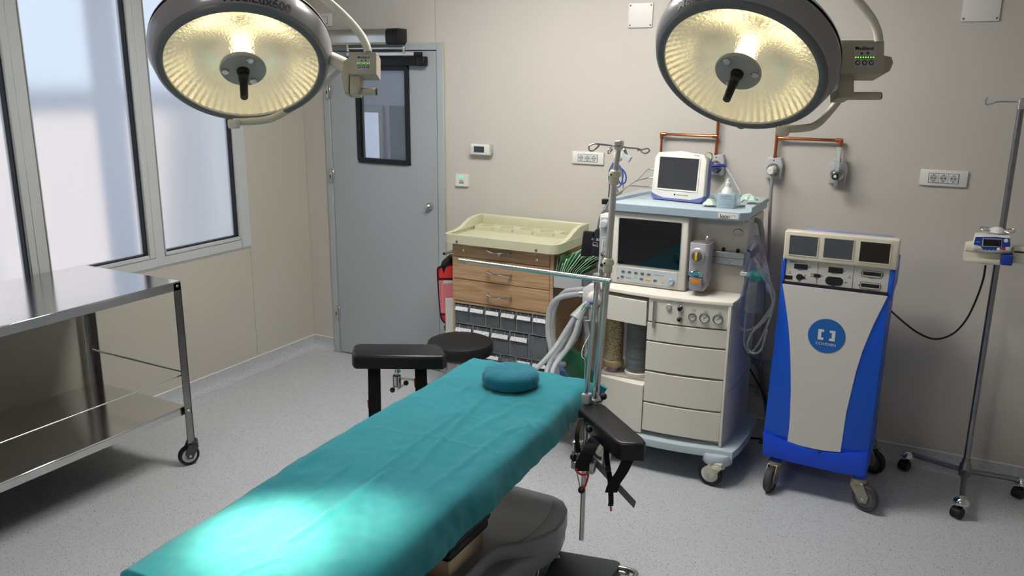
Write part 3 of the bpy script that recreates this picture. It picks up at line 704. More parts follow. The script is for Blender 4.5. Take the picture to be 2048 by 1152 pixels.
# board on the machine side
t = thing('arm_board', 'black padded arm board angled out beside the anaesthesia machine', 'arm board', px(1225, 850, z=.68), 'arm boards of the operating table')
pad, pts = pad_from(((1157, 818), (1160, 810), (1166, 807), (1200, 805), (1211, 809), (1286, 873), (1292, 881), (1289, 888), (1243, 886), (1233, 882)), .752, .06, BLACKV, t, bev=.012)
w_ = (px(1225, 870, z=.7)-CAM).dot(FW); Q = lambda u, v, dw=0: px(u, v, w=w_+dw)
for pp, wd_ in (([(1196, 872, 0), (1184, 890, -.055), (1176, 905, -.068), (1166, 925, -.068), (1164, 942, -.068)], .048), ([(1264, 900, 0), (1246, 940, -.01), (1228, 968, -.01), (1222, 985, -.01)], .042),
                ([(1163, 838, 0), (1155, 862, -.036), (1154, 880, -.043), (1157, 905, -.043)], .016), ([(1212, 880, .02), (1214, 920, .02), (1220, 960, .01), (1222, 1000, 0), (1221, 1012, 0)], .018)):
    MB().ribbon([Q(*p) for p in pp], RT, wd_, .004, 5).build('strap', BLACKF, t)
b = MB(); b.tube([Q(1152, 937, -.074), Q(1156, 945, -.075), Q(1166, 950, -.075), Q(1176, 948, -.074), Q(1174, 960, -.07), Q(1170, 972, -.062), Q(1163, 979, -.05)], .0035, 8, 4); b.build('red_loop', RED, t)
MB().cyl(Q(1221.5, 1012), Q(1222, 1022), .004, seg=8).build('red_tab', mat('pink_tab', '#d0606c', rough=.6), t)
MB().cyl(Q(1214, 900, .05), Q(1211, 935, .05), .0165, seg=18).build('joint_barrel', STEEL, t)
b = MB(); a, e = Q(1182, 915, .04), Q(1270, 1010, .0); b.ribbon([a, e], V((.2, .2, 1)), .022, .01); b.build('slide_bar', mat('dark_steel', '#6b6a6c', rough=.3, metal=1), t)
t2 = thing('rail_clamp_assembly', 'steel rail clamp with black knobs and long rod hanging under the arm board', 'clamp', Q(1163, 1078, -.02))
MB().cyl(Q(1163, 1080, -.02), Q(1171, 855, -.02), .0085, seg=16).build('hanging_rod', STEEL, t2)
MB().ribbon([Q(1161, 836, .02), Q(1157, 893, 0)], RT, .021, .012).build('bracket_bar', BEIGE, t2)
MB().lathe([(.018, 0), (.02, .003), (.02, .014), (.016, .018), (.016, .045), (.021, .05), (.021, .058), (.014, .062)], Q(1155, 912, 0), ZA, 20).build('clamp_sleeve', STEEL, t2)
b = MB(); b.box(Q(1150, 930, -.02)-V((.012, .012, .012)), Q(1150, 930, -.02)+V((.016, .012, .02)), .004, 1); b.box(Q(1181, 935, .0)-V((.016, .014, .02)), Q(1181, 935, .0)+V((.016, .014, .025)), .005, 2); b.build('clamp_block', STEEL, t2)
for u, v, r in ((1147, 914, .0125), (1163, 980, .0125), (1181, 919, .012), (1178, 858, .013), (1216, 938, .011)): MB().ball(Q(u, v, -.035), r, seg=14).build('clamp_knob', BLACKP, t2)
b = MB(); b.cyl(Q(1153, 940, -.03), Q(1161, 978, -.03), .0025, seg=8); b.build('lever', CHROME, t2)
MB().tube([Q(1140, 846, .02), Q(1140, 858, .02), Q(1139, 872, .02)], .0022, 6).build('dangling_key', CHROME, t2)
# ------------------------------------------------------------------ foot pedal
t = thing('foot_pedal', 'dark grey foot pedal with bent steel tube guard on the floor by the table base', 'foot pedal', (2.82, -1.76, 0))
q = [px(u, v, z=.055) for u, v in ((1111, 1104), (1115, 1101), (1122, 1101), (1232, 1120), (1240, 1124), (1241, 1130))]
pp = [(p.x, p.y) for p in q]; pp += [(2.955, -1.86), (2.735, -1.90)]
PED = mat('pedal_rubber', '#464c50', rough=.55)
MB().prism(pp, (0, 0, .018), XA, YA, ZA, .037, .005, 2).build('tread', PED, t)
MB().prism([(2.72, -1.69), (2.955, -1.64), (2.96, -1.87), (2.74, -1.91)], (0, 0, 0), XA, YA, ZA, .02, .002, 1).build('base_plate', DARKP, t)
MB().tube([px(1119, 1116, z=.05), px(1095, 1114, z=.055), px(1079, 1130, z=.06), px(1073, 1152, z=.06), V((2.72, -1.93, .05)), V((2.75, -1.95, .03))], .0105, 10, 6).build('guard_tube', STEEL, t)
MB().tube([px(1238, 1136, z=.045), px(1258, 1140, z=.05), px(1272, 1150, z=.055), V((3.02, -1.80, .05)), V((2.99, -1.9, .03))], .0105, 10, 6).build('guard_tube', STEEL, t)
MB().tube([px(1238, 1144, z=.035), px(1256, 1150, z=.035), V((2.99, -1.77, .035)), V((2.97, -1.85, .03))], .008, 10, 6).build('guard_tube', STEEL, t)
# ------------------------------------------------------------------ stool
sc_ = px(920, 687, z=.545); sc_ = V((sc_.x, sc_.y, 0))
t = thing('stool', 'round black padded stool standing in front of the wooden cabinet', 'stool', sc_)
MB().lathe([(0, .49), (.15, .49), (.168, .497), (.174, .515), (.174, .54), (.168, .556), (.15, .564), (0, .567)], sc_, ZA, 48).build('seat', mat('black_upholstery', '#131318', rough=.5, var=.15, bump=.1, bscale=400), t)
MB().tube([sc_+V((.1745*math.cos(a), .1745*math.sin(a), .512)) for a in [2*PI*k/48 for k in range(48)]], .0018, 5, closed=True).build('seam', BLACKV, t)
b = MB(); b.cyl(sc_+V((0, 0, .46)), sc_+V((0, 0, .49)), .09, .11, 20); b.build('seat_plate', DARKP, t)
MB().cyl(sc_+V((0, 0, .1)), sc_+V((0, 0, .46)), .02, seg=18).build('gas_lift', CHROME, t)
for k in range(5):
    a = 2*PI*k/5+.3; d = V((math.cos(a), math.sin(a), 0)); e = sc_+d*.24
    b = MB(); b.tube([sc_+V((0, 0, .115)), sc_+d*.12+V((0, 0, .1)), e+V((0, 0, .068))], [.022, .018, .014], 10, 0); leg = b.build('base_leg', BLACKP, t)
    caster(t, e, .026, .03, math.degrees(a)+90, BLACKP, RUBBERB, DARKP, .075, offs=.006)
# ================================================================== STAINLESS TROLLEY BY THE WINDOW
t = thing('steel_trolley', 'two tier stainless steel trolley standing under the frosted window', 'trolley', (.38, -2.45, 0))
TX0, TX1, TY0, TY1 = .035, .742, -3.2, -1.752
b = MB(); b.box((TX0, TY0, .938), (TX1, TY1, .947), .002, 1); b.build('top', STEELD, t)
b = MB(); b.box((TX0, TY1-.004, .905), (TX1, TY1, .94)); b.box((TX0, TY0, .905), (TX1, TY0+.004, .94)); b.box((TX0, TY0, .905), (TX0+.004, TY1, .94)); b.box((TX1-.004, TY0, .905), (TX1, TY1, .94)); b.build('top_edge', STEEL, t)
SX0, SX1, SY0, SY1 = .045, .725, -3.18, -1.765
b = MB(); b.box((SX0, SY0, .308), (SX1, SY1, .316), .002, 1); b.build('shelf', STEELD, t)
b = MB(); b.box((SX0, SY1-.003, .276), (SX1, SY1, .308)); b.box((SX0, SY0, .276), (SX1, SY0+.003, .308)); b.box((SX0, SY0, .276), (SX0+.003, SY1, .308)); b.box((SX1-.003, SY0, .276), (SX1, SY1, .308)); b.build('shelf_edge', STEEL, t)
LEGM = mat('leg_steel', '#8f8e8c', rough=.3, metal=1, var=.08, bump=.04, bscale=60, aniso=(40, 40, 1))
for x, y, sx, sy in ((TX1, TY1, -1, -1), (TX0+.012, TY1, 1, -1), (TX1, TY0, -1, 1), (TX0+.012, TY0, 1, 1)):
    b = MB(); b.box((x, y, .125), (x+sx*.004, y+sy*.042, .94)); b.box((x, y, .125), (x+sx*.042, y+sy*.004, .94))
    lg = b.build('leg', LEGM, t)
    for z in (.925, .295):
        MB().lathe([(.008, 0), (.006, .003), (0, .004)], (x-sx*0, y+sy*.02, z), (1 if sx < 0 else -1, 0, 0), 12).build('bolt', CHROME, lg)
    caster(t, (x+sx*.03, y+sy*.02, 0), .052, .03, 68 if sy < 0 else 30, RUBBER, RUBBERB, GREYP, .13, offs=.022)
for y in (TY1-.022, TY0+.022):
    MB().cyl((TX0+.03, y, .50), (TX1-.02, y, .495), .005, seg=10).build('brace_rod', STEEL, t)
MB().cyl((TX1-.02, TY0+.03, .478), (TX1-.02, TY1-.02, .478), .0035, seg=10).build('brace_wire', STEEL, t)
# ================================================================== SURGICAL LAMPS
RIMG = mat('lamp_rim_grey', '#62676a', rough=.38, var=.04)
RIML = mat('lamp_side_grey', '#8d8a8d', rough=.3, var=.04, coat=.3)
DOME = mat('lamp_dome', '#cfccc6', rough=.3, var=.03, coat=.3)
ARMW = mat('lamp_arm_cream', '#d6d2c4', rough=.4, var=.03)
BOXM = mat('lamp_box_beige', '#b5ad9c', rough=.5, var=.03)
HANDLE = mat('lamp_handle_dark', '#17110c', rough=.25, var=.1)
def lens_mat():
    m = bpy.data.materials.new('prismatic_lens'); m.use_nodes = True; n, l = m.node_tree.nodes, m.node_tree.links; n.clear()
    out = n.new('ShaderNodeOutputMaterial'); r = n.new('ShaderNodeBsdfRefraction'); g = n.new('ShaderNodeBsdfGlossy'); e = n.new('ShaderNodeEmission'); fr = n.new('ShaderNodeFresnel')
    mx = n.new('ShaderNodeMixShader'); ad = n.new('ShaderNodeAddShader')
    r.inputs['Roughness'].default_value = .08; r.inputs['IOR'].default_value = 1.15; r.inputs['Color'].default_value = (.95, .94, .90, 1)
    g.inputs['Roughness'].default_value = .08; g.inputs['Color'].default_value = (1, 1, 1, 1)
    e.inputs['Color'].default_value = (1, .92, .70, 1); e.inputs['Strength'].default_value = .20
    tc = n.new('ShaderNodeTexCoord'); nz = n.new('ShaderNodeTexNoise'); nz.inputs['Scale'].default_value = 130; nz.inputs['Detail'].default_value = 3; l.new(tc.outputs['Object'], nz.inputs[0])
    bp = n.new('ShaderNodeBump'); bp.inputs['Strength'].default_value = .9; bp.inputs['Distance'].default_value = .006; l.new(nz.outputs['Fac'], bp.inputs['Height'])
    l.new(bp.outputs[0], r.inputs['Normal']); l.new(bp.outputs[0], g.inputs['Normal'])
    l.new(fr.outputs[0], mx.inputs[0]); l.new(r.outputs[0], mx.inputs[1]); l.new(g.outputs[0], mx.inputs[2]); l.new(mx.outputs[0], ad.inputs[0]); l.new(e.outputs[0], ad.inputs[1]); l.new(ad.outputs[0], out.inputs[0])
    MATS['lens'] = m; return m
LENS = lens_mat()
REFL = mat('dichroic_reflector', '#e6e1cc', rough=.25, metal=1, var=.15, vscale=30, bump=.4, bscale=90)
BULB = mat('lamp_bulb', '#fff2d0', emit='#fff0c4', es=4)
GLED = mat('green_leds', '#8dff5a', emit='#8dff4a', es=2.0)
def surgical_lamp(cpx, a_px, b_px, tilt, label, letter_ang, boxpx, armpx, lowpx, gl):
    # the lens is 0.5 m across: its apparent size gives the distance, its ellipse gives the tilt
    w = .5*FPX/a_px; c = px(*cpx, w=w); dn = (c-CAM).normalized()
    r = (RT-dn*RT.dot(dn)).normalized(); dw = dn.cross(r).normalized()
    if dw.dot(UP) > 0: dw = -dw
    tl = math.radians(tilt); minor = dw*math.cos(tl)-r*math.sin(tl); cs = b_px/a_px
    N = (-dn*cs+minor*math.sqrt(1-cs*cs)).normalized()          # where the lamp points
    topv = (-(minor-N*minor.dot(N))).normalized(); rgt = N.cross(topv)
    if rgt.dot(RT) < 0: rgt = -rgt
    t = thing('surgical_lamp', label, 'surgical lamp', c, 'surgical lamps over the operating table')
    M = Matrix.Translation(c) @ Matrix(((rgt.x, topv.x, N.x, 0), (rgt.y, topv.y, N.y, 0), (rgt.z, topv.z, N.z, 0), (0, 0, 0, 1)))
    Z = (0, 0, 1)
    MB(M).lathe([(.246, -.012), (.25, .004), (.257, .006), (.266, .004), (.272, -.002), (.275, -.008)], (0, 0, 0), Z, 96, False).build('bezel', RIMG, t, smooth=60)
    side = MB(M).lathe([(.275, -.008), (.279, -.010), (.2975, -.058), (.2965, -.078), (.293, -.084)], (0, 0, 0), Z, 96, False).build('side_band', RIML, t, smooth=60)
    MB(M).lathe([(.291, -.082), (.291, -.094)], (0, 0, 0), Z, 96, False).build('seam_band', BLACKP, t)
    MB(M).lathe([(.2955, -.092), (.294, -.10), (.27, -.135), (.2, -.165), (.1, -.18), (0, -.183)], (0, 0, 0), Z, 96, False).build('dome', DOME, t, smooth=60)
    # reflector: dish of radial facets lit by the bulb behind the hub
    nseg = 120
    def dish(u, v):
        a = 2*PI*u; rr = .06+.187*v; z = -.108+.096*v**2.2
        k = 1 if int(round(u*nseg)) % 2 else -1
        rr2 = rr; z += k*.003*v
        return V((rr2*math.cos(a), rr2*math.sin(a), z))
    MB(M).grid(dish, nseg, 12).build('reflector', REFL, t, smooth=2, fix=False)
    MB(M).lathe([(0, -.11), (.062, -.11)], (0, 0, 0), Z, 32, False).build('reflector_floor', REFL, t)
    MB(M).lathe([(.028, -.105), (.03, -.1), (.03, -.045), (.02, -.035), (0, -.035)], (0, 0, 0), Z, 20).build('bulb', BULB, t)
    MB(M).lathe([(.247, -.001), (.05, -.001)], (0, 0, 0), Z, 96, False).build('lens', LENS, t, fix=False)
    # hub with screws and the dark sterile handle
    hub = MB(M).lathe([(.055, -.02), (.073, -.004), (.075, .006), (.072, .012), (0, .013)], (0, 0, 0), Z, 48).build('hub', mat('lamp_hub_grey', '#a5a5a0', rough=.45), t)
    for k in range(3):
        a = math.radians((100 if cpx[0] > 1000 else 25)+k*120+40); q = (.056*math.cos(a), .056*math.sin(a), .0125)
        MB(M).lathe([(.0125, 0), (.0125, .004), (.010, .006), (0, .006)], q, Z, 16).build('hub_screw', STEEL, hub)
    MB(M).lathe([(.021, .012), (.021, .02), (.0175, .03), (.0165, .03), (.0165, .062), (.0135, .066), (.0125, .125), (.0115, .128), (0, .128)], (0, 0, 0), Z, 24).build('handle', HANDLE, t)
    # lettering round the side band
    def bend(x, y, z):
        a = math.radians(letter_ang)-x/.287; o_ = z+.0012; rr = .2838+.36*y+.933*o_
        return M @ V((rr*math.cos(a), rr*math.sin(a), -.0232-.933*y+.36*o_))
    lettering('MediLux600', .041, (0, 0, 0), XA, YA, mat('lamp_ink', '#2a2326', rough=.5), t, 'lettering', .0015, squash=1.05, bend=bend, bold=True)
    # control box on the rim, built upright, facing the room
    sc = w/FPX
    bw = w-.03
    def B(u, v, d=0): return px(u, v, w=bw+d)
    (u0, v0), (u1, v1), (hx, hy), vg = boxpx
    ex = RT; ey = UP; ez = -FW
    o = B(u0, v1); W = (u1-u0)*bw/FPX; H = (v1-v0)*bw/FPX; g = (vg-v1)*bw/FPX; hw = (hx-u0)*bw/FPX
    dpt = .085
    bx_ = MB(); bx_.prism([(0, 0), (W, 0), (W, H), (0, H)], o+FW*dpt, ex, ey, -FW, dpt, .003, 2)
    box_o = bx_.build('control_box', BOXM, t)
    arm_w = W*.38
    bg = MB(); bg.prism([(0, .001), (arm_w, .001), (arm_w, -g+.02), (arm_w*.8, -g), (0, -g)], o+FW*dpt, ex, ey, -FW, dpt*.75, .004, 2)
    bg.build('grip_arm', BOXM, t)
    gp = o+ex*arm_w*.6+ey*(-g+.0125)+FW*(dpt*.55)
    MB().lathe([(.0115, 0), (.0125, .004), (.0125, hw-arm_w*.6-.004)], gp, ex, 20).build('grip', BOXM, t)
    MB().lathe([(.0125, 0), (.0115, .004), (0, .004)], gp+ex*(hw-arm_w*.6-.004), ex, 20).build('grip_cap', BLACKP, t)
    # bracket cheek on the far side of the box
    if cpx[0] > 1000:
        MB().prism([(0, -.0), (.035, .02), (.045, .045), (.04, .065), (.015, .07), (0, H)], o+ex*W+FW*(dpt*.9), ex, ey, -FW, dpt*.5, .006, 2).build('bracket', BOXM, t)
    else:
        MB().prism([(0, H*.95), (-.022, H*.7), (-.03, .0), (-.02, -g*.9), (-.004, -g)], o+FW*(dpt), ex, ey, -FW, dpt*.7, .006, 2).build('bracket', BOXM, t)
    # key panel
    pw, ph = W*.5, H*.66; po = o+ex*(W*.54)+ey*(H*.53)+ez*.0002
    MB().prism(rrect(pw, ph, .002, 2), po, ex, ey, ez, .0015).build('key_panel', mat('key_panel_grey', '#b9b9b4', rough=.4), box_o)
    lettering('Mediland', ph*.23, po+ey*ph*.33+ez*.0018, ex, ey, INK, box_o, bold=True)
    b = MB(); b.prism(circ(ph*.05, 12, -ph*.12, ph*.1), po+ez*.0015, ex, ey, ez, .0006); b.build('lamp_symbol', INK, box_o)
    b = MB(); b.prism([(.0, .06*ph), (.1*ph, .06*ph), (.12*ph, .14*ph), (.05*ph, .2*ph), (-.02*ph, .14*ph)], po+ex*ph*.1+ez*.0015, ex, ey, ez, .0004); b.build('lamp_symbol', DARKP, box_o)
    MB().prism(rrect(pw*.86, ph*.1, .0008, 2), po-ey*ph*.07+ez*.0015, ex, ey, ez, .0004).build('led_window', mat('led_dark', '#1c3a14', rough=.3), box_o)
    for k in range(8): MB().prism(circ(ph*.03, 8), po+ex*(pw*.8*(k/7-.5))-ey*ph*.07+ez*.0019, ex, ey, ez, .0006).build('led', GLED, box_o)
    for k in range(3):
        kb = MB().prism(circ(ph*.115, 20), po+ex*(pw*.31*(k-1))-ey*ph*.31+ez*.0015, ex, ey, ez, .0012, .0004, 1).build('key', DARKP, box_o)
        MB().prism(circ(ph*.06, 12), po+ex*(pw*.31*(k-1))-ey*ph*.31+ez*.0027, ex, ey, ez, .0004).build('key_cap', GREYP, kb)
    # pivot from rim to box
    pv = c+rgt*.285+N*(-.06); MB().cyl(pv, o+ey*(H*.45)+FW*dpt*.6, .024, seg=22).build('pivot', ARMW, t)
    # arm up to the ceiling, lower yoke to the bottom pivot
    pts = [B(*p) for p in armpx]; last = pts[-1]
    MB().tube(pts, .0135, 14, 6).build('yoke_arm', ARMW, t)
    lp = c-topv*.285+N*(-.07)-topv*.0
    lpe = px(*lowpx[0], w=w+.12)
    MB().lathe([(.02, 0), (.021, .02), (.019, .024), (0, .026)], c-topv*.29-N*.055+rgt*((lowpx[0][0]-cpx[0])*w/FPX*.55), (lpe-(c-topv*.29-N*.055)).normalized() if False else -topv*.7-N*.2, 20).build('pivot_cap', BLACKP, t)
    yk = [px(u, v, w=w+d) for u, v, d in lowpx[1]]
    MB().tube(yk, .0125, 14, 6).build('yoke_lower', ARMW, t)
    MB().lathe([(.019, -.008), (.021, -.004), (.021, .016), (.017, .022), (0, .023)], yk[0], (0, 0, -1), 20).build('pivot_boss', ARMW, t)
    # swivel joint, drop tube and ceiling cup
    MB().ball(last, .03, seg=18).build('joint', ARMW, t)
    MB().cyl(last, V((last.x, last.y, CZ-.06)), .026, seg=20).build('drop_tube', ARMW, t)
    MB().lathe([(.10, 0), (.10, .02), (.06, .06), (.028, .07)], V((last.x, last.y, CZ)), (0, 0, -1), 32).build('ceiling_cup', ARMW, t)
    # the beam itself
    ld = bpy.data.lights.new('beam', 'SPOT'); ld.energy = SURG_W; ld.spot_size = math.radians(17); ld.spot_blend = 1.0; ld.shadow_soft_size = .05; ld.color = (1, .9, .62)
    lo = bpy.data.objects.new('beam', ld); COL.objects.link(lo)
    aim = gl-(c+N*.135); lo.matrix_world = Matrix.Translation(c+N*.135) @ aim.to_track_quat('-Z', 'Y').to_matrix().to_4x4()
    lo.parent = t; lo.matrix_parent_inverse = Matrix.Translation(c).inverted()
    return t, c, N
surgical_lamp((486, 136), 300, 203, 2, 'large round surgical lamp on the window side, hanging in front of the door', 79,
    ((697, 104), (753, 148), (750, 176), 184), [(736, 104), (733, 92), (723, 72), (704, 48), (676, 20), (640, -12), (600, -60)],
    ((468, 240), [(468, 244, .10), (500, 243, .14), (545, 236, .20), (600, 205, .26), (655, 160, .24), (690, 130, .10), (712, 128, .06)]), V((2.50, -3.06, TZ)))
surgical_lamp((1477, 141), 313, 212, 19, 'large round surgical lamp hanging in front of the copper gas pipes', 128,
    ((1681, 80), (1769, 148), (1775, 193), 193), [(1757, 84), (1756, 68), (1747, 44), (1731, 20), (1705, -12), (1660, -70)],
    ((1568, 255), [(1566, 258, .08), (1600, 257, .10), (1630, 251, .12), (1655, 228, .12), (1690, 182, .10), (1700, 150, .06)]), V((2.56, -3.02, TZ)))
# ================================================================== WOODEN CABINET WITH TRAY TOP
def wood_mat():
    m = mat('oak_laminate', '#b8946c', rough=.5, var=.04, vscale=3, bump=.08, bscale=120); n, l, b = nodes(m)
    tc = n['Texture Coordinate']; mp = n.new('ShaderNodeMapping'); mp.inputs['Scale'].default_value = (3, 3, 42); l.new(tc.outputs['Object'], mp.inputs[0])
    nz = n.new('ShaderNodeTexNoise'); nz.inputs['Scale'].default_value = 1.6; nz.inputs['Detail'].default_value = 6; nz.inputs['Distortion'].default_value = .6; l.new(mp.outputs[0], nz.inputs['Vector'])
    cr = n.new('ShaderNodeValToRGB'); cr.color_ramp.elements[0].position = .3; cr.color_ramp.elements[0].color = lin('#a2825f'); cr.color_ramp.elements[1].position = .68; cr.color_ramp.elements[1].color = lin('#c3a27d'); l.new(nz.outputs['Fac'], cr.inputs[0])
    l.new(cr.outputs[0], b.inputs['Base Color']); return m
OAK = wood_mat()
TRAYM = mat('tray_plastic', '#c9c8ac', rough=.35, var=.03, coat=.2)
CY = -.45; CX0, CX1 = 1.452, 2.088
t = cab = thing('cabinet', 'oak drawer cabinet with pale plastic tray top and rows of clear storage bins', 'cabinet', (1.77, -.26, 0))
MB().box((CX0, CY, .09), (CX0+.012, -.06, .99)).build('side_panel', OAK, t); MB().box((CX1-.02, CY, .09), (CX1, -.06, .99)).build('side_panel', OAK, t)
MB().box((CX0+.012, -.07, .09), (CX1-.02, -.06, .99)).build('back_panel', OAK, t)
for z0, z1 in ((.632, .644), (.09, .108), (.982, .992)): MB().box((CX0+.012, CY+.001, z0), (CX1-.02, -.07, z1)).build('shelf_board', OAK, t)
for x in (CX0+.06, CX1-.06):
    for y in (CY+.06, -.12): caster(t, (x, y, 0), .035, .022, 20, GREYP, RUBBER, GREYP, .09, offs=.012)
for k, (z0, z1) in enumerate(((.909, .980), (.779, .905), (.648, .775))):
    d = MB().box((1.4645, CY-.002, z0), (2.066, CY+.016, z1), .0015, 1).build('drawer', OAK, t)
    zc = (.962, .84, .71)[k]; b = MB()
    pts = [V((1.69, CY-.002, zc+.004)), V((1.694, CY-.024, zc+.004)), V((1.73, CY-.03, zc-.004)), V((1.762, CY-.03, zc-.006)), V((1.80, CY-.03, zc-.001)), V((1.829, CY-.024, zc)), V((1.833, CY-.002, zc))]
    b.tube(pts, .0068, 8, 5, flat=(1.0, .75)); b.build('handle', CHROME, d)
    if k == 0:
        for x, z in ((1.529, .946), (1.991, .938), (1.76, .942)):
            MB().lathe([(.009, 0), (.008, .004), (.004, .006), (0, .006)], (x, CY-.002, z), -YA, 16).build('cam_lock', CHROME, d)
MB().box((CX0+.013, CY+.017, .64), (CX1-.021, -.075, .98)).build('drawer_box', INK, t)
# clear bins in a grey frame
BINM = glassy('smoked_bin_plastic', '#8f979d', .12, .42)
BINF = mat('bin_frame_grey', '#8d9092', rough=.4)
BIND = mat('bin_inside', '#3d4245', rough=.6, var=.3, vscale=25)
def label_mat():
    m = mat('label_card', '#e9ebee', rough=.7, var=.01); n, l, b = nodes(m)
    tc = n['Texture Coordinate']; mp = n.new('ShaderNodeMapping'); mp.inputs['Scale'].default_value = (330, 30, 150); l.new(tc.outputs['Object'], mp.inputs[0])
    nz = n.new('ShaderNodeTexNoise'); nz.inputs['Scale'].default_value = 1.0; nz.inputs['Detail'].default_value = 1; l.new(mp.outputs[0], nz.inputs[0])
    gt = n.new('ShaderNodeMath'); gt.operation = 'GREATER_THAN'; gt.inputs[1].default_value = .64; l.new(nz.outputs['Fac'], gt.inputs[0])
    mx = n.new('ShaderNodeMix'); mx.data_type = 'RGBA'; mx.inputs[7].default_value = lin('#4a4d55'); pv = b.inputs['Base Color'].links[0].from_socket
    l.new(gt.outputs[0], mx.inputs[0]); l.new(pv, mx.inputs[6]); l.new(mx.outputs[2], b.inputs['Base Color']); return m
LABELM = label_mat()
XB0, XB1 = 1.4645, 2.067
rowsdef = [(.515, .631, 6, True), (.368, .511, 5, True), (.262, .364, 6, True), (.112, .258, 5, False)]
b = MB()
for z0, z1, nb, _ in rowsdef:
    b.box((XB0, CY, z0-.004), (XB1, CY+.02, z0))
    for k in range(nb+1):
        x = XB0+(XB1-XB0)*k/nb; b.box((max(XB0, x-.0022), CY, z0), (min(XB1, x+.0022), CY+.02, z1))
b.box((XB0, CY, .631), (XB1, CY+.02, .634)); b.build('bin_rack', BINF, t)
MB().box((CX0+.013, -.12, .11), (CX1-.021, -.075, .63)).build('bin_backing', BIND, t)
blank = [(0, 2), (1, 4), (2, 3)]
for r, (z0, z1, nb, lab) in enumerate(rowsdef):
    for k in range(nb):
        xa, xb = XB0+(XB1-XB0)*k/nb+.004, XB0+(XB1-XB0)*(k+1)/nb-.004; h = z1-z0; zm = z1-h*.33; zt = z1-h*.05
        prof = [(0, z0+.003), (-.003, z0+.003), (-.006, zm), (-.0, zm+h*.12), (0, zt)]   # front leaning out at label height
        m_ = MB(); vs = [V((x, CY+.004+p[0]*1.8, p[1])) for x in (xa, xb) for p in prof]; n_ = len(prof)
        m_._add(vs, [(i, i+1, n_+i+1, n_+i) for i in range(n_-1)])
        m_.box((xa, CY+.006, z0+.003), (xa+.0015, -.13, zt)); m_.box((xb-.0015, CY+.006, z0+.003), (xb, -.13, zt)); m_.box((xa, CY+.006, z0+.003), (xb, -.13, z0+.005))
        bn = m_.build('bin', BINM, t)
        MB().box((xa+.012, CY+.02, z0+.006), (xb-.012, -.14, z0+h*.5)).build('bin_content', BIND, bn)
        g = MB(); g.box((xa+(xb-xa)*.22, CY-.001, zm+h*.14), (xa+(xb-xa)*.25, CY+.003, zt)); g.box((xa+(xb-xa)*.75, CY-.001, zm+h*.14), (xa+(xb-xa)*.78, CY+.003, zt)); g.build('finger_grip', BINF, bn)
        if lab and (r, k) not in ((1, 4), (2, 0), (2, 3)):
            cx0, cx1 = xa+.004, xb-.004; zl0, zl1 = zm-.001, zm+min(.022, h*.17)
            q = MB(); q.prism([(cx0, 0), (cx1, 0), (cx1-.002, 1), (cx0+.002, 1)], (0, CY-.0135, zl0), XA, V((0, .009, zl1-zl0)), V((0, -1, .35)).normalized(), .001); q.build('label_card', LABELM, bn)
# tray
tr = thing('tray', 'pale olive plastic tray with raised rim screwed on top of the oak cabinet', 'tray', (1.77, -.27, .985)) if False else t
TX0_, TX1_, TY0_, TY1_ = 1.408, 2.125, -.495, -.045
cx_, cy_ = (TX0_+TX1_)/2, (TY0_+TY1_)/2
b = MB(); b.prism(rrect(TX1_-TX0_, TY1_-TY0_, .055, 6, cx_, cy_), (0, 0, .988), XA, YA, ZA, .028)
ring_frame(b, rrect(TX1_-TX0_, TY1_-TY0_, .055, 6, cx_, cy_), rrect(TX1_-TX0_-.05, TY1_-TY0_-.05, .045, 6, cx_, cy_), (0, 0, 1.016), XA, YA, ZA, .022)
tray = b.build('tray_top', TRAYM, t, smooth=50)
b = MB(); b.box((TX0_+.02, TY1_-.03, 1.03), (TX1_-.02, TY1_, 1.095), .01, 3); b.build('tray_back_rim', TRAYM, tray)
for x in (TX0_+.004, TX1_-.03):
    prof = [(TY1_-.004, 1.03), (TY1_-.004, 1.094), (-.14, 1.094), (-.20, 1.088), (-.26, 1.07), (-.31, 1.050), (-.36, 1.042), (-.40, 1.036)]
    MB().prism(prof, (x, 0, 0), YA, ZA, XA, .026, .006, 2).build('tray_side_rim', TRAYM, tray)
b = MB(); b.box((TX0_+.03, -.19, 1.016), (TX1_-.03, TY1_-.03, 1.020)); lx0, lx1 = TX0_+.03, TX1_-.03; cw = (lx1-lx0)/5
def sq(w, h, n):      # rectangle outline with n points matching a circle's angles
    out = []
    for i in range(n):
        a = 2*PI*i/n; c_, s_ = math.cos(a), math.sin(a); k = min(w/2/max(abs(c_), 1e-6), h/2/max(abs(s_), 1e-6)); out.append((c_*k, s_*k))
    return out
for k in range(5):
    xc = lx0+cw*(k+.5); ring_frame(b, [(p[0]+xc, p[1]-.1325) for p in sq(cw, .115, 32)], [(p[0]+xc, p[1]-.1325) for p in circ(.043, 32)], (0, 0, 1.020), XA, YA, ZA, .020)
b.build('tray_ledge', TRAYM, tray, smooth=30)
MB().prism(rrect(.56, .21, .02, 4, cx_, -.32), (0, 0, 1.0165), XA, YA, ZA, .003, .002, 1).build('tray_step', TRAYM, tray)
for x in (1.51, 2.005): MB().lathe([(.0085, 0), (.007, .004), (.003, .005), (0, .004)], (x, TY0_, 1.003), -YA, 14).build('tray_screw', CHROME, tray)

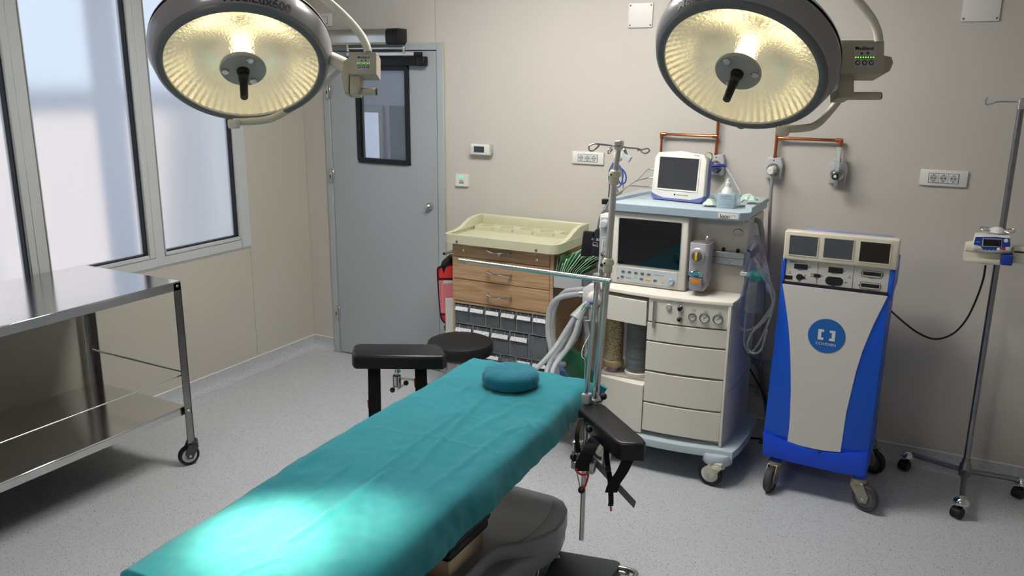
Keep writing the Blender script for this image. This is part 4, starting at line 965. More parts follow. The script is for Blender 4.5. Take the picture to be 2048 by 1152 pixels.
# side box with packets
BX = thing('side_box', 'grey open plastic box fixed to the side of the oak cabinet', 'box', (2.18, -.3, .8))
x0, x1, y0, y1, z0, z1 = 2.092, 2.262, -.46, -.16, .80, .89
b = MB(); b.box((x0, y0, z0), (x1, y1, z0+.003)); b.box((x0, y0, z0), (x0+.003, y1, z1)); b.box((x1-.003, y0, z0), (x1, y1, z1)); b.box((x0, y0, z0), (x1, y0+.003, z1)); b.box((x0, y1-.003, z0), (x1, y1, z1+.04))
b.build('box_shell', mat('pale_grey_plastic', '#b4b7b9', rough=.4), BX)
GRN = [mat('pack_green', '#86b98c', rough=.4, var=.15, vscale=20), mat('pack_grey_green', '#a3ad9f', rough=.45, var=.15, vscale=20), mat('pack_dark_green', '#5d8463', rough=.4, var=.2, vscale=20), mat('pack_mint', '#b9d8c6', rough=.35, var=.1, vscale=20)]
random.seed(5)
pd = ['mint green', 'leaf green', 'grey green', 'dark green']
for k in range(13):
    hh = random.uniform(.12, .17)+(.05 if 3 < k < 8 else 0); w_ = random.uniform(.16, .24); xx = 2.102+k*.0115; ln = .010*k+random.uniform(0, .006)
    ci = (1, 2, 1, 3, 0, 0, 3, 1, 2, 0, 1, 2, 0)[k]
    def sheet(u, v, ln=ln, hh=hh, w_=w_, xx=xx, k=k):
        zo = hh*v*(1-.15*u*(k % 3 == 1))+.006*math.sin(u*9+k)*v      # the packets fan out only above the rim of the box
        return V((xx+max(0, (zo-.088)/.12)*ln*1.25+.0022*noise.noise(V((u*3, v*4, k*2.1)))*v, -.452+u*w_+.02*v, .806+zo))
    o = MB().grid(sheet, 6, 8).build('sterile_packet', GRN[ci], smooth=180)
    md = o.modifiers.new('t', 'SOLIDIFY'); md.thickness = .0035
    tag(o, ('leaf green', 'grey green', 'dark green', 'mint green')[ci]+' sterile packet, '+('first', 'second', 'third', 'fourth', 'fifth', 'sixth', 'seventh', 'eighth', 'ninth', 'tenth', 'eleventh', 'twelfth', 'last')[k]+' from the oak side panel in the cabinet side box', 'packet', 'sterile packets in the side box')
# red bag on the other side
t = thing('red_bag', 'red mesh fronted bag with black trim hanging beside the oak cabinet', 'bag', (1.33, -.3, .45))
REDB = mat('red_nylon', '#e0352f', rough=.55, var=.06)
def mesh_mat():
    m = mat('red_mesh', '#d8343c', rough=.6, var=.05); n, l, b = nodes(m)
    tc = n['Texture Coordinate']; prev = None
    for ax_, sc_ in (('X', 105), ('Z', 105)):
        sp = n.new('ShaderNodeSeparateXYZ'); l.new(tc.outputs['Object'], sp.inputs[0])
        mu = n.new('ShaderNodeMath'); mu.operation = 'MULTIPLY'; mu.inputs[1].default_value = sc_; l.new(sp.outputs[ax_], mu.inputs[0])
        fr_ = n.new('ShaderNodeMath'); fr_.operation = 'FRACT'; l.new(mu.outputs[0], fr_.inputs[0])
        gt = n.new('ShaderNodeMath'); gt.operation = 'GREATER_THAN'; gt.inputs[1].default_value = .6; l.new(fr_.outputs[0], gt.inputs[0])
        prev = gt.outputs[0] if prev is None else (lambda a, c: (lambda k: (l.new(a, k.inputs[0]), l.new(c, k.inputs[1]), k.outputs[0])[2])((lambda k: (setattr(k, 'operation', 'MAXIMUM'), k)[1])(n.new('ShaderNodeMath'))))(prev, gt.outputs[0])
    mx = n.new('ShaderNodeMix'); mx.data_type = 'RGBA'; mx.inputs[6].default_value = lin('#c42a35'); mx.inputs[7].default_value = lin('#f0a0a6'); l.new(prev, mx.inputs[0]); l.new(mx.outputs[2], b.inputs['Base Color']); return m
yb = -.33
def bg(pts): return [(px(u, v, y=yb).x, px(u, v, y=yb).z) for u, v in pts]
body = bg([(875, 537), (878, 533), (888, 531), (912, 527), (916, 535), (916, 645), (898, 647), (888, 645), (882, 636), (880, 600)])
MB().prism(body, (0, yb+.06, 0), XA, ZA, -YA, .07, .015, 3).build('bag_body', REDB, t)
MB().prism(bg([(877, 560), (913, 560), (913, 627), (883, 627)]), (0, yb-.0105, 0), XA, ZA, -YA, .002).build('mesh_pocket', mesh_mat(), t)
edge = [px(u, v, y=yb-.012) for u, v in ((905, 528), (888, 532), (877, 535), (875, 545), (877, 580), (880, 620), (883, 637), (889, 645), (898, 648), (910, 647))]
MB().tube(edge, .0045, 8, 4).build('piping', BLACKF, t)
for v in (557.5, 628): MB().ribbon([px(875.5+(v-557)*.1, v, y=yb-.012), px(914, v+.5, y=yb-.012)], ZA, .009, .003).build('trim_band', BLACKF, t)
MB().prism(bg([(889, 560), (910, 560), (910, 566), (889, 566)]), (0, yb-.0125, 0), XA, ZA, -YA, .0012).build('name_tag', LABELM, t)
MB().tube([px(893, 546, y=yb+.02), px(893, 530, y=yb+.02), px(899, 520, y=yb+.03), px(904, 512, y=yb+.03)], [.03, .034, .026, .018], 12, 4).build('valve_cover', BLACKP, t)
MB().cyl(px(889, 507, y=yb+.01), px(906, 502, y=yb+.03), .008, seg=12).build('valve_stub', CHROME, t)
MB().ball(px(888, 507.5, y=yb+.0), .0085, seg=12).build('stub_plug', BLACKP, t)
b = MB(); b.cyl(px(893, 648, y=yb+.02), px(892, 660, y=yb+.02), .008, .011, 10); b.tube([px(893, 648, y=yb+.02), px(889, 653, y=yb+.02), px(891, 658, y=yb+.02)], .003, 6, 3); b.build('drain_cap', BLACKP, t)
MB().prism(bg([(896, 594), (912, 594), (912, 690), (897, 690)]), (0, yb-.02, 0), XA, ZA, -YA, .012, .002, 1).build('side_holder', WHITEP, t)
# ================================================================== ANAESTHESIA MACHINE
CRM = mat('machine_cream', '#dfd9cd', rough=.42, var=.02)
CRM2 = mat('machine_warm_white', '#e6e2d8', rough=.4, var=.02)
LBL = mat('machine_light_blue', '#b7c6cf', rough=.4, var=.02)
LBL2 = mat('machine_edge_blue', '#9badbb', rough=.4, var=.02)
SCRN = mat('dark_screen', '#0b0d12', rough=.06, var=.05, coat=.5)
KEYM = mat('keypad_grey', '#c5ccd1', rough=.4)
YEL = mat('yellow_key', '#e6b92e', rough=.4)
def bow(x, d=0): return -.672-.045*max(0, 1-((x-2.77)/.34)**2)-d
def on(u, v, d=0, n=4):
    p = px(u, v, y=-.7)
    for _ in range(n): p = px(u, v, y=bow(p.x, d))
    return p
t = AM = thing('anaesthesia_machine', 'cream anaesthesia machine on casters with big dark screen, drawers and light blue base', 'anaesthesia machine', (2.78, -.42, 0))
def bowed(name, x0, x1, z0, z1, m, parent, front=0, back=-.45, seg=10, bev=.002):
    xs = [x0+(x1-x0)*k/seg for k in range(seg+1)]
    pts = [(x, bow(x, front)) for x in xs]+[(x1, back), (x0, back)]
    return MB().prism(pts, (0, 0, z0), XA, YA, ZA, z1-z0, bev, 1).build(name, m, parent, smooth=25)
# base with front lobes
b = MB(); xs = [2.42+.74*k/14 for k in range(15)]
b.prism([(x, bow(x, .036)) for x in xs]+[(3.175, -.62), (3.185, -.45), (3.17, -.2), (3.12, -.14), (2.45, -.14), (2.40, -.2), (2.39, -.6)], (0, 0, .142), XA, YA, ZA, .038, .006, 2)
base = b.build('base', LBL, t, smooth=30)
lobeR = px(1436, 903, z=.158)
for c in (V((lobeR.x, lobeR.y, 0)), V((2.46, lobeR.y, 0))):
    MB().lathe([(.068, .108), (.071, .112), (.071, .150), (.066, .158), (0, .160)], c, ZA, 36).build('corner_lobe', LBL, t)
FORKC = mat('caster_cream', '#d6d1c2', rough=.45)
caster(t, (3.067, -.725, 0), .060, .03, -8, FORKC, RUBBERB, WHITEP, .118, offs=.035)
caster(t, (2.50, -.72, 0), .060, .03, -30, FORKC, RUBBERB, WHITEP, .118, offs=.03)
for x in (2.50, 3.06): caster(t, (x, -.22, 0), .060, .03, 40, FORKC, RUBBERB, WHITEP, .118, offs=.03)
# lower cabinet
b = MB(); b.box((2.705, -.655, .182), (3.10, -.15, .885), .004, 1); b.box((2.45, -.63, .182), (2.705, -.15, .44)); b.box((2.45, -.35, .44), (2.705, -.15, .885)); b.box((2.45, -.62, .76), (2.705, -.35, .885))
b.build('body', CRM, t)
b = MB(); b.prism([(0, -.655), (.006, -.62), (.011, -.52), (.013, -.4), (.011, -.2), (.006, -.15), (0, -.15)], (3.098, 0, .183), XA, YA, ZA, .715); b.build('side_cover', CRM, t, smooth=50)
MB().prism([(0, -.655), (.0067, -.62), (.0117, -.52), (.0137, -.4), (.0117, -.2), (.0067, -.15), (0, -.15)], (3.098, 0, .449), XA, YA, ZA, .0016).build('cover_seam', DARKP, t)
# drawers
zs = [(.185, .318), (.323, .465), (.470, .610), (.618, .748)]
zs = [(px(1440, 886, y=-.69).z, px(1444, 830, y=-.69).z), (px(1444, 826, y=-.69).z, px(1448, 766, y=-.69).z), (px(1448, 761, y=-.69).z, px(1450, 703, y=-.69).z), (px(1450, 699, y=-.69).z, px(1454, 664, y=-.69).z)]
for z0, z1 in zs: bowed('drawer', 2.712, 3.084, z0, z1, CRM2, t, 0, -.655)
MB().box((3.086, -.684, .185), (3.099, -.655, .885), .002, 1).build('corner_strip', CRM2, t)
# lower left door and open bay
bowed('lower_door', 2.455, 2.706, .188, .437, CRM2, t, 0, -.63)
MB().box((2.452, -.66, .437), (2.708, -.35, .447), .002, 1).build('bay_floor', mat('bay_grey', '#b5aca4', rough=.5), t)
BAYP = mat('bay_lilac', '#a79da3', rough=.5); MB().box((2.455, -.356, .447), (2.704, -.349, .76)).build('bay_back', BAYP, t)
# soda lime canister
def gran_mat():
    m = mat('soda_lime', '#d8c592', rough=.8, var=.1); n, l, b = nodes(m)
    tc = n['Texture Coordinate']; vo = n.new('ShaderNodeTexVoronoi'); vo.inputs['Scale'].default_value = 210; l.new(tc.outputs['Object'], vo.inputs[0])
    cr = n.new('ShaderNodeValToRGB'); cr.color_ramp.elements[0].color = lin('#e0cf9e'); cr.color_ramp.elements[0].position = .25; cr.color_ramp.elements[1].color = lin('#5d4a24'); cr.color_ramp.elements[1].position = .72; l.new(vo.outputs['Distance'], cr.inputs[0]); l.new(cr.outputs[0], b.inputs['Base Color'])
    bp = n.new('ShaderNodeBump'); bp.inputs['Strength'].default_value = .6; bp.inputs['Distance'].default_value = .003; bp.invert = True; l.new(vo.outputs['Distance'], bp.inputs['Height']); l.new(bp.outputs[0], b.inputs['Normal']); return m
c = V((2.505, -.60, 0))
can = MB().lathe([(.049, .475), (.053, .482), (.053, .505), (.050, .508)], c, ZA, 30).build('canister_base', mat('smoky_tan', '#a8946a', rough=.3), t)
MB().lathe([(.046, .506), (.046, .74)], c, ZA, 30).build('soda_lime', gran_mat(), t)
MB().lathe([(.049, .508), (.049, .758)], c, ZA, 30, False).build('canister_wall', glassy('canister_clear', '#e6e2d4', .05, .12), t)
MB().lathe([(.0, .447), (.03, .447), (.03, .475), (0, .475)], c, ZA, 20).build('canister_stem', BAYP, t)
# bellows
c = V((2.635, -.60, 0)); b = MB()
for k in range(10):
    z = .478+k*.0275; b.lathe([(.046, 0), (.056, .006), (.056, .016), (.046, .0275)], c+V((0, 0, z)), ZA, 30, False)
b.build('bellows', mat('bellows_dark', '#41464a', rough=.4), t)
MB().lathe([(.060, .466), (.060, .765)], c, ZA, 30, False).build('bellows_dome', glassy('bellows_dome_clear', '#aeb6ba', .06, .3), t)
MB().lathe([(.062, .447), (.064, .452), (.064, .466), (.06, .47)], c, ZA, 30).build('bellows_base', CRM2, t)
# flap over the bay and its hinge
fz0, fz1 = px(1300, 652, y=-.71).z, px(1300, 603, y=-.71).z
bowed('flap', 2.452, 2.706, fz0, fz1, CRM2, t, .004, -.62)
hx = on(1309, 625).x; b = MB()
for z0, z1 in ((fz0+.0, fz0+.022), (fz0+.024, fz1-.014), (fz1-.012, fz1+.006)): b.cyl((hx, bow(hx, .006), z0), (hx, bow(hx, .006), z1), .0075, seg=14)
b.build('flap_hinge', CHROME, t)
# control panel with gauges
cz0, cz1 = px(1455, 660, y=-.685).z, .886
pn = bowed('control_panel', 2.716, 3.086, cz0, cz1, CRM2, t, .001, -.655)
GA = mat('gauge_face', '#d9dcd6', rough=.3)
for u, v, r in ((1385, 633.7, .0185), (1409, 636, .0235), (1436, 638.5, .0235)):
    p = on(u, v, .001); g = MB().lathe([(r, 0), (r, .006), (r*.93, .008), (r*.88, .006), (r*.86, .005)], p, -YA, 28, False).build('gauge_ring', DARKP, pn)
    MB().lathe([(r*.88, .004), (0, .004)], p, -YA, 28, False).build('gauge_face', GA, pn)
    n_ = MB(); a = math.radians(225 if r > .02 else 215); d = V((math.cos(a), 0, math.sin(a))); d = -d
    n_.ribbon([p-d*r*.25+V((0, -.0052, 0)), p+d*r*.65+V((0, -.0052, 0))], d.cross(YA), r*.11, .0008); n_.build('gauge_needle', INK, pn)
    tk = MB()
    for k in range(9):
        a = math.radians(-40+k*32.5); d = V((math.cos(a), 0, math.sin(a))); tk.ribbon([p+d*r*.62+V((0, -.0045, 0)), p+d*r*.8+V((0, -.0045, 0))], d.cross(YA), r*.07, .0006)
    tk.build('gauge_scale', INK, pn)
def oval(u, v, w=.022, h=.007, par=pn, m=GREYP):
    p = on(u, v, .001); MB().prism(rrect(w, h, h*.49, 4), p, XA, ZA, -YA, .001).build('key_label', DARKP, par); MB().prism(rrect(w-.0022, h-.0022, h*.3, 4), p-YA*.001, XA, ZA, -YA, .0006).build('key_label_face', CRM2, par)
for u, v in ((1338.5, 603.5), (1362, 606.5), (1360.5, 626.5), (1386.5, 620), (1410.5, 622.5), (1437.5, 624.5)): oval(u, v)
p = on(1338, 613.5, .001); MB().lathe([(.0155, 0), (.0155, .005), (.0125, .008), (0, .0085)], p, -YA, 24).build('push_button', mat('button_grey', '#aeb0b0', rough=.3), pn)
for u, v, r in ((1361.5, 616.5, .0155), (1359.5, 638, .0125)):
    p = on(u, v, .001); MB().lathe([(r, 0), (r, .004), (r*.8, .006)], p, -YA, 24).build('knob_collar', CHROME, pn); MB().lathe([(r*.72, .005), (r*.66, .02), (r*.5, .022), (0, .022)], p, -YA, 20).build('knob', BLACKP, pn)
# console top
xs = [2.452+.652*k/16 for k in range(17)]
b = MB(); b.prism([(x, bow(x, .008)) for x in xs]+[(3.110, -.62), (3.112, -.35), (2.452, -.35)], (0, 0, .8865), XA, YA, ZA, .016, .005, 2); b.build('console_top', CRM2, t, smooth=30)
# upper housing
UY = -.50
MB().box((2.455, UY, .9), (3.112, -.16, 1.262), .008, 2).build('upper_housing', CRM, t)
SY = -.60
scr_a, scr_b = px(1222, 424, y=SY), px(1378, 578, y=SY)
su = MB().box((2.462, SY, px(1213, 562, y=SY).z-.004), (2.853, UY+.01, 1.262), .008, 3).build('screen_unit', CRM2, t)
def quad_on(pts, y, m, name, parent, th=.002, r=.004):
    q = [px(u, v, y=y) for u, v in pts]; x0, x1 = (q[0].x+q[3].x)/2, (q[1].x+q[2].x)/2; z1, z0 = (q[0].z+q[1].z)/2, (q[2].z+q[3].z)/2
    o = MB().prism(rrect(x1-x0, z1-z0, r, 3, (x0+x1)/2, (z0+z1)/2), (0, y, 0), XA, ZA, -YA, th, min(.001, th*.4), 1).build(name, m, parent)
    return o, x0, x1, z0, z1
b, x0, x1, z0, z1 = quad_on(((1238, 434), (1367, 444), (1359, 543), (1232, 528)), SY, GREYP, 'screen_bezel', su, .0015)
sg, x0, x1, z0, z1 = quad_on(((1240, 436), (1365, 446), (1357, 541), (1234, 526)), SY-.0012, SCRN, 'screen', su, .002)
kp, kx0, kx1, kz0, kz1 = quad_on(((1235, 533), (1357, 545), (1353, 574), (1232, 561)), SY, KEYM, 'keypad', su, .003)
kw, kh = kx1-kx0, kz1-kz0
for i in range(5):
    MB().prism(rrect(.018, .0105, .005, 4, kx0+kw*(.11+.107*i), kz0+kh*.68), (0, SY-.003, 0), XA, ZA, -YA, .003, .001, 1).build('key', DARKP, kp)
for fx, fz, m_, w_ in ((.10, .30, DARKP, .018), (.42, .30, DARKP, .018), (.53, .30, YEL, .022), (.645, .30, DARKP, .018), (.765, .30, YEL, .012), (.03, .18, DARKP, .009)):
    MB().prism(rrect(w_, .0105 if w_ > .01 else .009, .0045, 4, kx0+kw*fx, kz0+kh*fz), (0, SY-.003, 0), XA, ZA, -YA, .003, .001, 1).build('key', m_, kp)
lettering('leon', .016, V((kx0+kw*.205, SY-.0032, kz0+kh*.28)), XA, ZA, DARKP, kp)
for i in range(3):
    a = [V((kx0+kw*(.65+.055*i)+.006*math.cos(q), SY-.0035, kz0+kh*.75+.006*math.sin(q))) for q in (PI*1.0, PI*1.25, PI*1.5, PI*1.75, PI*2)]
    MB().tube(a, .0007, 5).build('key_symbol', DARKP, kp)
MB().tube([V((kx0+kw*.315+.008*math.cos(q), SY-.0035, kz0+kh*.27+.008*math.sin(q))) for q in (0, .6, 1.2, 1.9, 2.5, PI)], .0007, 5).build('key_symbol', DARKP, kp)
dk = V((kx0+kw*.905, SY-.003, kz0+kh*.36)); MB().lathe([(.019, 0), (.019, .002)], dk, -YA, 28).build('dial_plate', LBL, kp)
MB().lathe([(.0155, .002), (.0155, .010), (.012, .014), (.006, .012), (0, .0115)], dk, -YA, 28).build('dial', mat('dial_blue_grey', '#a9b9c8', rough=.35), kp)
# top tray
b = MB(); tf = -.615
b.prism([(2.45, -.15), (2.45, tf+.01), (2.46, tf), (3.09, tf+.0), (3.128, tf+.035), (3.13, -.2), (3.09, -.15)], (0, 0, 1.283), XA, YA, ZA, .027, .004, 2)
b.box((2.462, tf+.02, 1.262), (3.10, -.16, 1.285))
tp = b.build('top_tray', LBL, t, smooth=30)
MB().prism([(2.4495, tf+.0095), (2.4595, tf-.0008), (3.0905, tf-.0008), (3.1295, tf+.035), (3.12, tf+.036), (3.088, tf+.004), (2.462, tf+.004), (2.455, tf+.012)], (0, 0, 1.272), XA, YA, ZA, .036, .002, 1).build('tray_edge', LBL2, tp)
for pts in ([(2.452, -.56), (2.465, -.56), (2.485, -.47), (2.53, -.20), (2.56, -.168), (2.95, -.168), (2.95, -.152), (2.452, -.152)], [(3.128, -.55), (3.095, -.52), (3.075, -.45), (3.06, -.168), (2.95, -.168), (2.95, -.152), (3.128, -.152)]):
    MB().prism(pts, (0, 0, 1.308), XA, YA, ZA, .018, .005, 2).build('tray_rim', LBL, tp)
MB().box((2.52, -.40, 1.3095), (2.66, -.32, 1.312), .001, 1).build('tray_step', LBL, tp)
q0, q1 = px(1437, 424, y=tf), px(1477, 434, y=tf)
pl = MB().prism(rrect(q1.x-q0.x, .0245, .002, 2, (q0.x+q1.x)/2, 1.2895), (0, tf-.0008, 0), XA, ZA, -YA, .002, .0006, 1).build('badge', WHITEP, tp)
lettering('leon', .026, V((q0.x+.031, tf-.003, 1.287)), XA, ZA, INK, pl, squash=1.0, bold=True)
MB().tube([V((q1.x-.022+.011*math.cos(a), tf-.0032, 1.285+.010*math.sin(a))) for a in [PI*k/8 for k in range(9)]], .0008, 5).build('badge_symbol', DARKP, pl)
# company mark: arch over a text block
c = px(1476, 470, y=UY); MB().tube([c+V((.022*math.cos(a), -.001, .012+.017*math.sin(a))) for a in [PI*k/12 for k in range(13)]], .0012, 5).build('arch_mark', DARKP, t)
for k in range(2): lettering(('HEINEN + LOWENSTEIN', 'ANAESTHESIA SYSTEMS')[k], .0042, c+V((0, -.0005, .004-.008*k)), XA, ZA, DARKP, t)
# rail and vaporizer
r0, r1 = px(1378, 508, y=UY), px(1487, 533, y=UY)
MB().box((2.855, UY-.035, 1.045), (3.108, UY, 1.105), .003, 1).build('rail', mat('rail_grey', '#a9acaf', rough=.35, metal=.5), t)
MB().box((2.857, UY-.037, 1.078), (3.106, UY-.034, 1.080)).build('rail_groove', DARKP, t)
for u in (1446, 1475):
    p = px(u, 510, y=UY-.02); MB().lathe([(.0085, 0), (.0085, .012), (.006, .018), (0, .018)], V((p.x, UY-.018, 1.105)), ZA, 12).build('rail_peg', BLACKP, t)
p = px(1457, 529, y=UY-.035); MB().lathe([(.009, 0), (.008, .002), (.004, .0025), (0, .0005)], V((p.x, UY-.035, 1.062)), -YA, 16).build('rail_screw', CHROME, t)
VP = mat('vaporizer_grey', '#b4b2b8', rough=.32, metal=.35); VPD = mat('vaporizer_dark', '#5b5b60', rough=.35)
va = px(1400, 535, y=-.60); vx, vy = va.x, -.59; vz0, vz1 = px(1398, 584, y=-.64).z, px(1405, 486, y=-.62).z
vt = thing('vaporizer', 'grey metal anaesthetic vaporizer with yellow dial mounted on the anaesthesia machine', 'vaporizer', (vx, vy, vz0))
W_ = .094
b = MB(); b.prism(rrect(W_, .10, .02, 4, vx, vy), (0, 0, vz0+.05), XA, YA, ZA, vz1-vz0-.05, .006, 2); b.build('housing', VP, vt)
b = MB(); b.prism([(vx-W_/2, 0), (vx+W_/2, 0), (vx+W_/2-.006, -.035), (vx+W_/2-.02, -.05), (vx-W_/2+.02, -.05), (vx-W_/2+.006, -.035)], (0, vy+.045, vz0+.05), XA, ZA, -YA, .08, .004, 2); b.build('lower_body', VP, vt)
MB().prism(rrect(W_*.86, .085, .016, 4, vx, vy), (0, 0, vz1), XA, YA, ZA, .004, .002, 1).build('top_plate', VPD, vt)
MB().lathe([(.013, 0), (.013, .018), (.010, .022), (0, .022)], V((vx+.02, vy+.02, vz1+.004)), ZA, 18).build('top_pin', CHROME, vt)
dc = V((vx-.004, vy-.05, vz1-.058)); MB().lathe([(.037, 0), (.037, .008), (.033, .012), (.024, .013)], dc, -YA, 32).build('dial_ring', VP, vt)
MB().lathe([(.024, .008), (.024, .02), (.021, .023), (0, .023)], dc, -YA, 28).build('dial', VPD, vt)
MB().box(dc+V((-.006, -.032, -.019)), dc+V((.006, -.022, .019)), .003, 2).build('dial_grip', YEL, vt)
fx = V((vx-.006, vy-.05, vz0+.092)); MB().lathe([(.015, 0), (.015, .016), (.012, .02), (0, .02)], fx, -YA, 20).build('filler_cap', CHROME, vt)
for s_ in (-1, 1): MB().prism([(0, -.012), (.018, -.009), (.024, .0), (.018, .009), (0, .012)], fx+V((s_*.012, -.008, -.006)), XA*s_, ZA, -YA, .005, .002, 1).build('filler_wing', CHROME, vt)
MB().box(fx+V((-.03, -.012, -.082)), fx+V((.032, .01, -.022)), .005, 2).build('filler_block', mat('filler_grey', '#9296a4', rough=.35, metal=.3), vt)
MB().box(fx+V((-.021, -.0135, -.052)), fx+V((.025, -.0115, -.030)), .001, 1).build('agent_label', mat('agent_orange', '#d28a20', rough=.5), vt)
MB().box(fx+V((-.038, -.004, -.048)), fx+V((-.031, .008, -.012)), .001, 1).build('level_window', mat('sight_glass', '#2b2450', rough=.1), vt)
MB().tube([fx+V((.0, -.02, -.008)), fx+V((.02, -.022, -.018)), fx+V((.036, -.018, -.014)), fx+V((.038, -.014, .0))], .0013, 6, 4).build('cap_chain', BLACKP, vt)
# gas panel on the left flank
gp = thing('gas_panel', 'narrow grey valve panel on the flank of the anaesthesia machine behind the drip pole', 'gas panel', (2.42, -.57, .96)) if False else t
ga, gb = px(1207, 428, y=-.60), px(1246, 548, y=-.60)
gx0, gx1, gz0, gz1 = 2.405, 2.462, .965, 1.245
pnl = MB().box((gx0, -.605, gz0), (gx1, -.45, gz1), .006, 2).build('gas_panel', WHITEP, t)
MB().box((gx0+.006, -.6075, gz0+.012), (gx1-.006, -.604, gz1-.012), .001, 1).build('panel_face', GREYP, pnl)
for z, r, m_ in ((1.20, .022, GREYP), (1.05, .014, CHROME), (.995, .012, BLACKP)):
    MB().lathe([(r, 0), (r, .006), (r*.75, .012), (r*.7, .022), (0, .023)], V(((gx0+gx1)/2, -.607, z)), -YA, 24).build('panel_knob', m_, pnl)
MB().box(((gx0+gx1)/2-.012, -.611, 1.09), ((gx0+gx1)/2+.012, -.606, 1.135), .002, 1).build('panel_window', CLEAR, pnl)
MB().tube([V((gx0+.024, -.612, 1.12)), V((gx0+.02, -.618, 1.05)), V((gx0+.012, -.62, .98)), V((gx0+.008, -.62, .90)), V((gx0+.02, -.615, .84))], .0022, 6, 5).build('panel_tube', WHITEP, pnl)
# side mounting rail down the flank
b = MB(); b.box((2.402, -.52, .75), (2.414, -.50, .99)); b.box((2.426, -.52, .75), (2.436, -.50, .99)); b.build('flank_rail', STEEL, t)
# absorber valve block
vb0, vb1 = px(1164, 578, y=-.70), px(1190, 608, y=-.70)
b = MB(); b.prism([(2.365, .79), (2.44, .79), (2.455, .81), (2.455, .905), (2.435, .915), (2.395, .905), (2.365, .875)], (0, -.62, 0), XA, ZA, -YA, .085, .008, 2)
ab = b.build('valve_block', mat('valve_white', '#d6d3da', rough=.35), t)
MB().lathe([(.022, 0), (.022, .03), (.018, .034), (.018, .05), (.012, .054)], V((2.42, -.66, .905)), ZA, 20).build('valve_dome', CLEAR, ab)
MB().ball(V((2.432, -.715, .845)), .034, (1, .6, 1), seg=18).build('flow_sensor', WHITEP, ab)
MB().cyl((2.37, -.665, .845), (2.338, -.67, .843), .019, seg=18).build('hose_port', CHROME, ab)
MB().box((2.455, -.71, .70), (2.475, -.62, .80), .004, 1).build('block_bracket', GREYP, t)
MB().box((2.40, -.70, .715), (2.452, -.62, .787), .004, 1).build('block_bracket', GREYP, t)
# ------------------------------------------------------------------ breathing hoses
def hose(name, pts, r, m, label, cat='hose', group=None, spl=10, rib=.0, seg=12, parts=None):
    o = MB().tube(pts, r, seg, spl, rib=rib).build(name, m, smooth=70)
    tag(o, label, cat, group); return o
Hp = lambda u, v, y: px(u, v, y=y)
hose('breathing_hose', [V((2.34, -.667, .845)), Hp(1130, 592, -.68), Hp(1110, 601, -.69), Hp(1098, 625, -.70), Hp(1096, 665, -.72), Hp(1102, 700, -.74), Hp(1108, 740, -.765), Hp(1112, 770, -.79), Hp(1116, 800, -.81)], .0135, MILKY, 'milky breathing hose arching highest from the valve block past the oak cabinet', rib=.07, spl=16)
hose('breathing_hose', [V((2.372, -.64, .868)), Hp(1140, 581, -.632), Hp(1128, 586, -.63), Hp(1116, 600, -.632), Hp(1107, 625, -.64), Hp(1106, 665, -.655), Hp(1109, 700, -.675), Hp(1113, 735, -.69), Hp(1117, 775, -.705)], .0135, MILKY, 'milky breathing hose running just inside the highest arching one', rib=.07, spl=16)
yb0 = [Hp(1163, 622, -.74), Hp(1150, 640, -.80)]
wye = thing('hose_wye', 'clear funnel shaped connector with green clips gathering the milky hoses', 'connector', Hp(1158, 630, -.76))
MB().tube([Hp(1175, 605, -.735), Hp(1164, 618, -.755), Hp(1151, 638, -.79)], [.014, .02, .034], 16, 4).build('funnel', MILKY, wye)
GCL = mat('green_clip', '#2f9a55', rough=.4)
for a_, c_ in (((1166, 613), (1175, 619)), ((1168, 622), (1176, 612)), ((1163, 620), (1172, 607))): MB().tube([Hp(*a_, -.785), Hp((a_[0]+c_[0])/2, (a_[1]+c_[1])/2-2, -.79), Hp(*c_, -.785)], .0024, 6, 3).build('clip', GCL, wye)
MB().ball(Hp(1183, 606, -.752), .011, (1, .6, .7)).build('blue_cap', mat('blue_cap', '#2450b8', rough=.4), wye)
labs = ['outermost', 'second', 'third', 'innermost']
paths = [[(1149, 635, -.80), (1130, 665, -.85), (1112, 693, -.91), (1090, 720, -.98), (1066, 742, -1.06), (1050, 752, -1.13)],
         [(1149, 639, -.777), (1136, 670, -.783), (1119, 698, -.80), (1102, 722, -.825), (1093, 745, -.87), (1089, 775, -.94)],
         [(1158, 641, -.803), (1149, 668, -.835), (1132, 700, -.89), (1118, 718, -.93), (1109, 732, -.97), (1104, 748, -1.01), (1102, 775, -1.09)],
         [(1160, 643, -.775), (1155, 666, -.79), (1141, 690, -.83), (1123, 709, -.857), (1114, 717, -.868), (1114, 725, -.868), (1122, 728, -.852), (1130, 728, -.835)]]
for lb, pp in zip(labs, paths):
    hose('breathing_hose', [Hp(*p) for p in pp], .0125, MILKY, lb+' milky hose fanning down from the funnel connector to the table head', group='milky hoses below the connector', rib=.06, spl=14)
hose('breathing_hose', [Hp(1170, 634, -.72), Hp(1174, 660, -.72), Hp(1180, 685, -.72), Hp(1176, 705, -.73), Hp(1170, 716, -.74)], .0115, MILKY, 'short milky hose hanging straight down behind the screen post', rib=.06, spl=14)
co = [Hp(1172+3*math.sin(k*PI), 660+k*2.2, -.70)+V((.007*math.cos(k*PI*.9), 0, .007*math.sin(k*PI*.9))) for k in range(0, 26)]
hose('coiled_cable', co, .0022, WHITEP, 'thin white coiled cable hanging beside the screen post', 'cable', spl=3, seg=6)
hose('sampling_line', [Hp(1182, 612, -.76), Hp(1186, 625, -.77), Hp(1180, 640, -.78), Hp(1170, 641, -.78)], .0022, GREYP, 'thin grey loop of sampling line at the funnel connector', 'tube', spl=8, seg=6)
